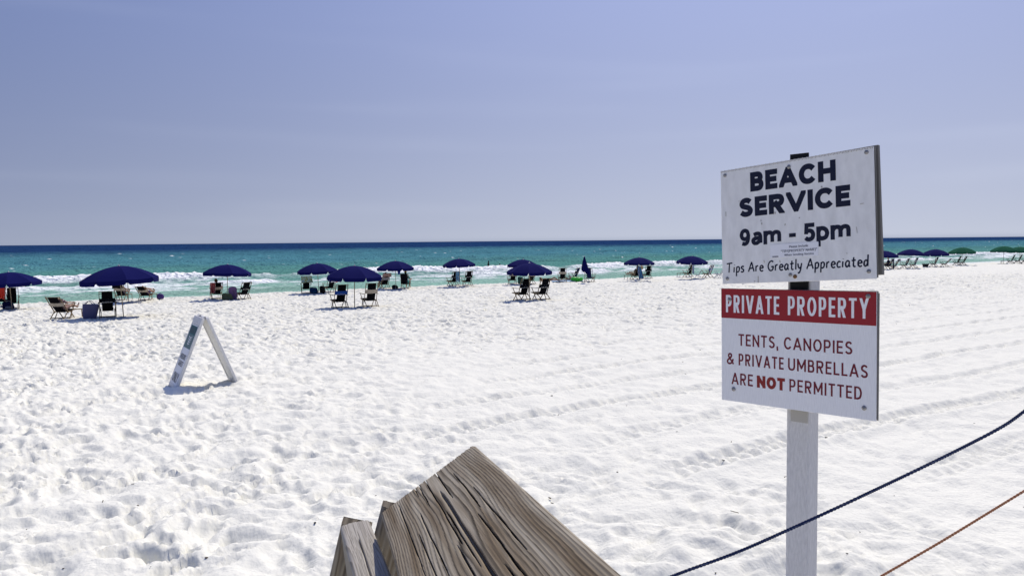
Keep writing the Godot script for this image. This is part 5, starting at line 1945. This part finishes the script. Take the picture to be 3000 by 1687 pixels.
	person("bather low in the water, only head and shoulders showing", Transform3D(Basis(Vector3.UP, 0.6) * Basis(Vector3.RIGHT, -0.35), Vector3(-1.53, sea(89.4, 54.0).x - 0.24, -104.42)), wade, {"skin": Color(0.05, 0.03, 0.02), "shorts": Color(0.01, 0.01, 0.02), "hair": Color(0.008, 0.006, 0.005), "group": "bathers in the sea"})

	# bags and beach things
	tote("large purple-blue tote bag slumped beside a black moon-banded chair", facing(-17.42, -31.15, 20.0, 0.02), 0.62, 0.62, 0.34, Color(0.115, 0.115, 0.22))
	pack("navy bag with a white pattern below the leftmost umbrella", "beach_bag", facing(-25.66, -38.5, 30.0, 0.02), Vector3(0.52, 0.42, 0.30), Color(0.010, 0.014, 0.06), Color(0.25, 0.27, 0.32))
	pack("olive green duffel bag in front of the lilac board", "duffel_bag", facing(-16.45, -43.7, 20.0, 0.02), Vector3(0.62, 0.42, 0.34), Color(0.10, 0.115, 0.065), Color(0.13, 0.14, 0.09))
	pack("blue beach bag under the tropical towel umbrella", "beach_bag", facing(-12.82, -48.95, 30.0, 0.02), Vector3(0.55, 0.42, 0.30), Color(0.010, 0.035, 0.11), Color(0.012, 0.08, 0.17))
	pack("black backpack leaning beside an umbrella pole", "backpack", facing(-12.30, -49.05, 60.0, 0.02), Vector3(0.32, 0.50, 0.26), Color(0.008, 0.008, 0.010), Color(0.015, 0.015, 0.018))
	pack("small black bag by the pole of the umbrella with the hanging cloth", "beach_bag", facing(-8.25, -53.4, 10.0, 0.02), Vector3(0.40, 0.32, 0.26), Color(0.010, 0.012, 0.018), Color(0.02, 0.03, 0.05))
	pack("dark teal bag between the two chairs under the rear middle umbrella", "beach_bag", facing(0.66, -58.4, 10.0, 0.02), Vector3(0.36, 0.58, 0.28), Color(0.03, 0.085, 0.08), Color(0.04, 0.11, 0.10))
	pack("purple bag at the foot of the low reclined chair", "beach_bag", facing(-21.05, -45.3, 10.0, 0.02), Vector3(0.34, 0.34, 0.26), Color(0.07, 0.04, 0.16), Color(0.10, 0.07, 0.22))
	tote("dark collapsible bin on the sand beside an upright navy chair", facing(46.5, -85.2, 20.0, 0.02), 0.75, 0.36, 0.50, Color(0.035, 0.035, 0.038))
	# lilac bodyboard stuck upright in the sand
	var b2 := PackedVector2Array()
	for i in 25:
		var a := PI * i / 24.0
		b2.append(Vector2(0.235 * cos(a), 0.62 + 0.14 * sin(a)))
	b2.append_array(PackedVector2Array([Vector2(-0.23, 0.1), Vector2(-0.20, -0.12), Vector2(0.20, -0.12), Vector2(0.23, 0.1)]))
	g = Geo.new()
	g.plate(b2, -0.025, 0.025)
	var bb := thing("bodyboard", "lilac bodyboard stuck upright in the sand by an umbrella pole", "bodyboard", facing(-16.25, -44.0, 25.0, 0.0))
	part(bb, "deck", g.done(), mat("lilac foam", Color(0.16, 0.085, 0.22), 0.7))
	g = Geo.new()
	g.tube(PackedVector3Array([Vector3(0.0, 0.55, 0.03), Vector3(0.08, 0.42, 0.06), Vector3(0.05, 0.25, 0.05), Vector3(0.14, 0.10, 0.06)]), 0.008, 5)
	part(bb, "leash", g.done(), mat("dark leash cord", Color(0.05, 0.03, 0.07), 0.6))
	# pale blue beach mat, green float and pink jug near the sunbathers
	p = []
	for i in 12:
		var row := PackedVector3Array()
		for j in 22:
			var x := lerpf(-1.25, 1.25, j / 21.0)
			var z := lerpf(-0.7, 0.7, i / 11.0)
			row.append(Vector3(x, 0.035 + 0.015 * sin(x * 5.0 + z * 3.0) + 0.01 * sin(z * 9.0), -z))
		p.append(row)
	g = Geo.new()
	g.sheet(p, 0.01)
	solo("beach_blanket", "pale blue blanket spread on the sand round a tan-banded chair", "blanket", g.done(), cloth("pale blue blanket", Color(0.36, 0.50, 0.66)), facing(4.45, -60.9, 5.0, 0.0))
	var fl := thing("swim_ring", "bright green inflatable ring lying on the blanket", "float", facing(5.2, -60.7, 0.0, -0.02))
	p = []
	for i in 33:
		var row := PackedVector3Array()
		var a := TAU * i / 32.0
		for j in 15:
			var e := TAU * j / 14.0
			var r := 0.40 + 0.115 * cos(e) * (1.0 + 0.03 * sin(a * 12.0))
			row.append(Vector3(cos(a) * r, 0.16 + 0.15 * sin(e), sin(a) * r))
		p.append(row)
	g = Geo.new()
	g.grid(p)
	part(fl, "tube", g.done(), mat("bright green vinyl", Color(0.03, 0.42, 0.03), 0.35))
	g = Geo.new()
	g.lathe(Vector3(0.02, 0.30, 0.40), Vector3(0, 1, 0.3), [[0.014, 0.0], [0.014, 0.02], [0.009, 0.03], [0.0001, 0.03]], 8)
	part(fl, "valve", g.done(), mat("white valve", Color(0.6, 0.6, 0.6), 0.4))
	var jg := thing("drink_jug", "pink drink jug on the sand in front of the side-on dark chair", "jug", facing(4.85, -61.9, 30.0, 0.0))
	g = Geo.new()
	g.lathe(Vector3.ZERO, Vector3.UP, [[0.0001, 0.0], [0.15, 0.0], [0.16, 0.02], [0.16, 0.26], [0.14, 0.30], [0.0001, 0.30]], 14)
	part(jg, "jug_body", g.done(), mat("pink jug plastic", Color(0.45, 0.10, 0.10), 0.5))
	g = Geo.new()
	g.lathe(Vector3(0, 0.30, 0), Vector3.UP, [[0.10, 0.0], [0.10, 0.06], [0.08, 0.07], [0.0001, 0.07]], 12)
	part(jg, "lid", g.done(), mat("white jug lid", Color(0.6, 0.58, 0.56), 0.5))

	litter()


func litter() -> void:
	# bits of dried weed, twigs and shell strewn over the sand
	var g := Geo.new()
	g.colored = true
	rng.seed = 77
	for k in 260:
		var d := 3.6 + 30.0 * pow(rng.randf(), 1.6)
		var x := rng.randf_range(-0.8, 0.8) * (d + 2.0)
		var at := Vector3(x, sand_y(x, -d) + 0.004, -d)
		var a := rng.randf() * TAU
		var long := rng.randf_range(0.003, 0.009) * (1.0 + 0.05 * d) * (2.6 if k % 13 == 0 else 1.0)
		var thin := long * rng.randf_range(0.2, 0.7) if k % 13 else 0.003
		g.tint = [Color(0.03, 0.025, 0.02), Color(0.07, 0.06, 0.05), Color(0.12, 0.10, 0.08)][k % 3]
		var u := Vector3(cos(a), rng.randf_range(-0.25, 0.25), sin(a)) * long
		var w := Vector3(-sin(a), 0.0, cos(a)) * thin
		var h := Vector3.UP * thin * 0.5
		g.block(at, u, h, w)
	var o := MeshInstance3D.new()
	o.name = "beach_litter"
	o.mesh = g.done()
	o.material_override = vmat("dried weed and shell", 0.95, 0.2)
	add_child(o)
	o.set_meta("kind", "stuff")
	o.set_meta("label", "dark bits of dried weed, twig and shell strewn over the sand")
	o.set_meta("category", "beach litter")


func _ready() -> void:
	setup_noise()
	setup_view()
	setup_units()
	build_sand()
	build_sea()
	build_sign()
	build_railing()
	build_ropes()
	build_rope_post()
	build_aframe()
	populate()
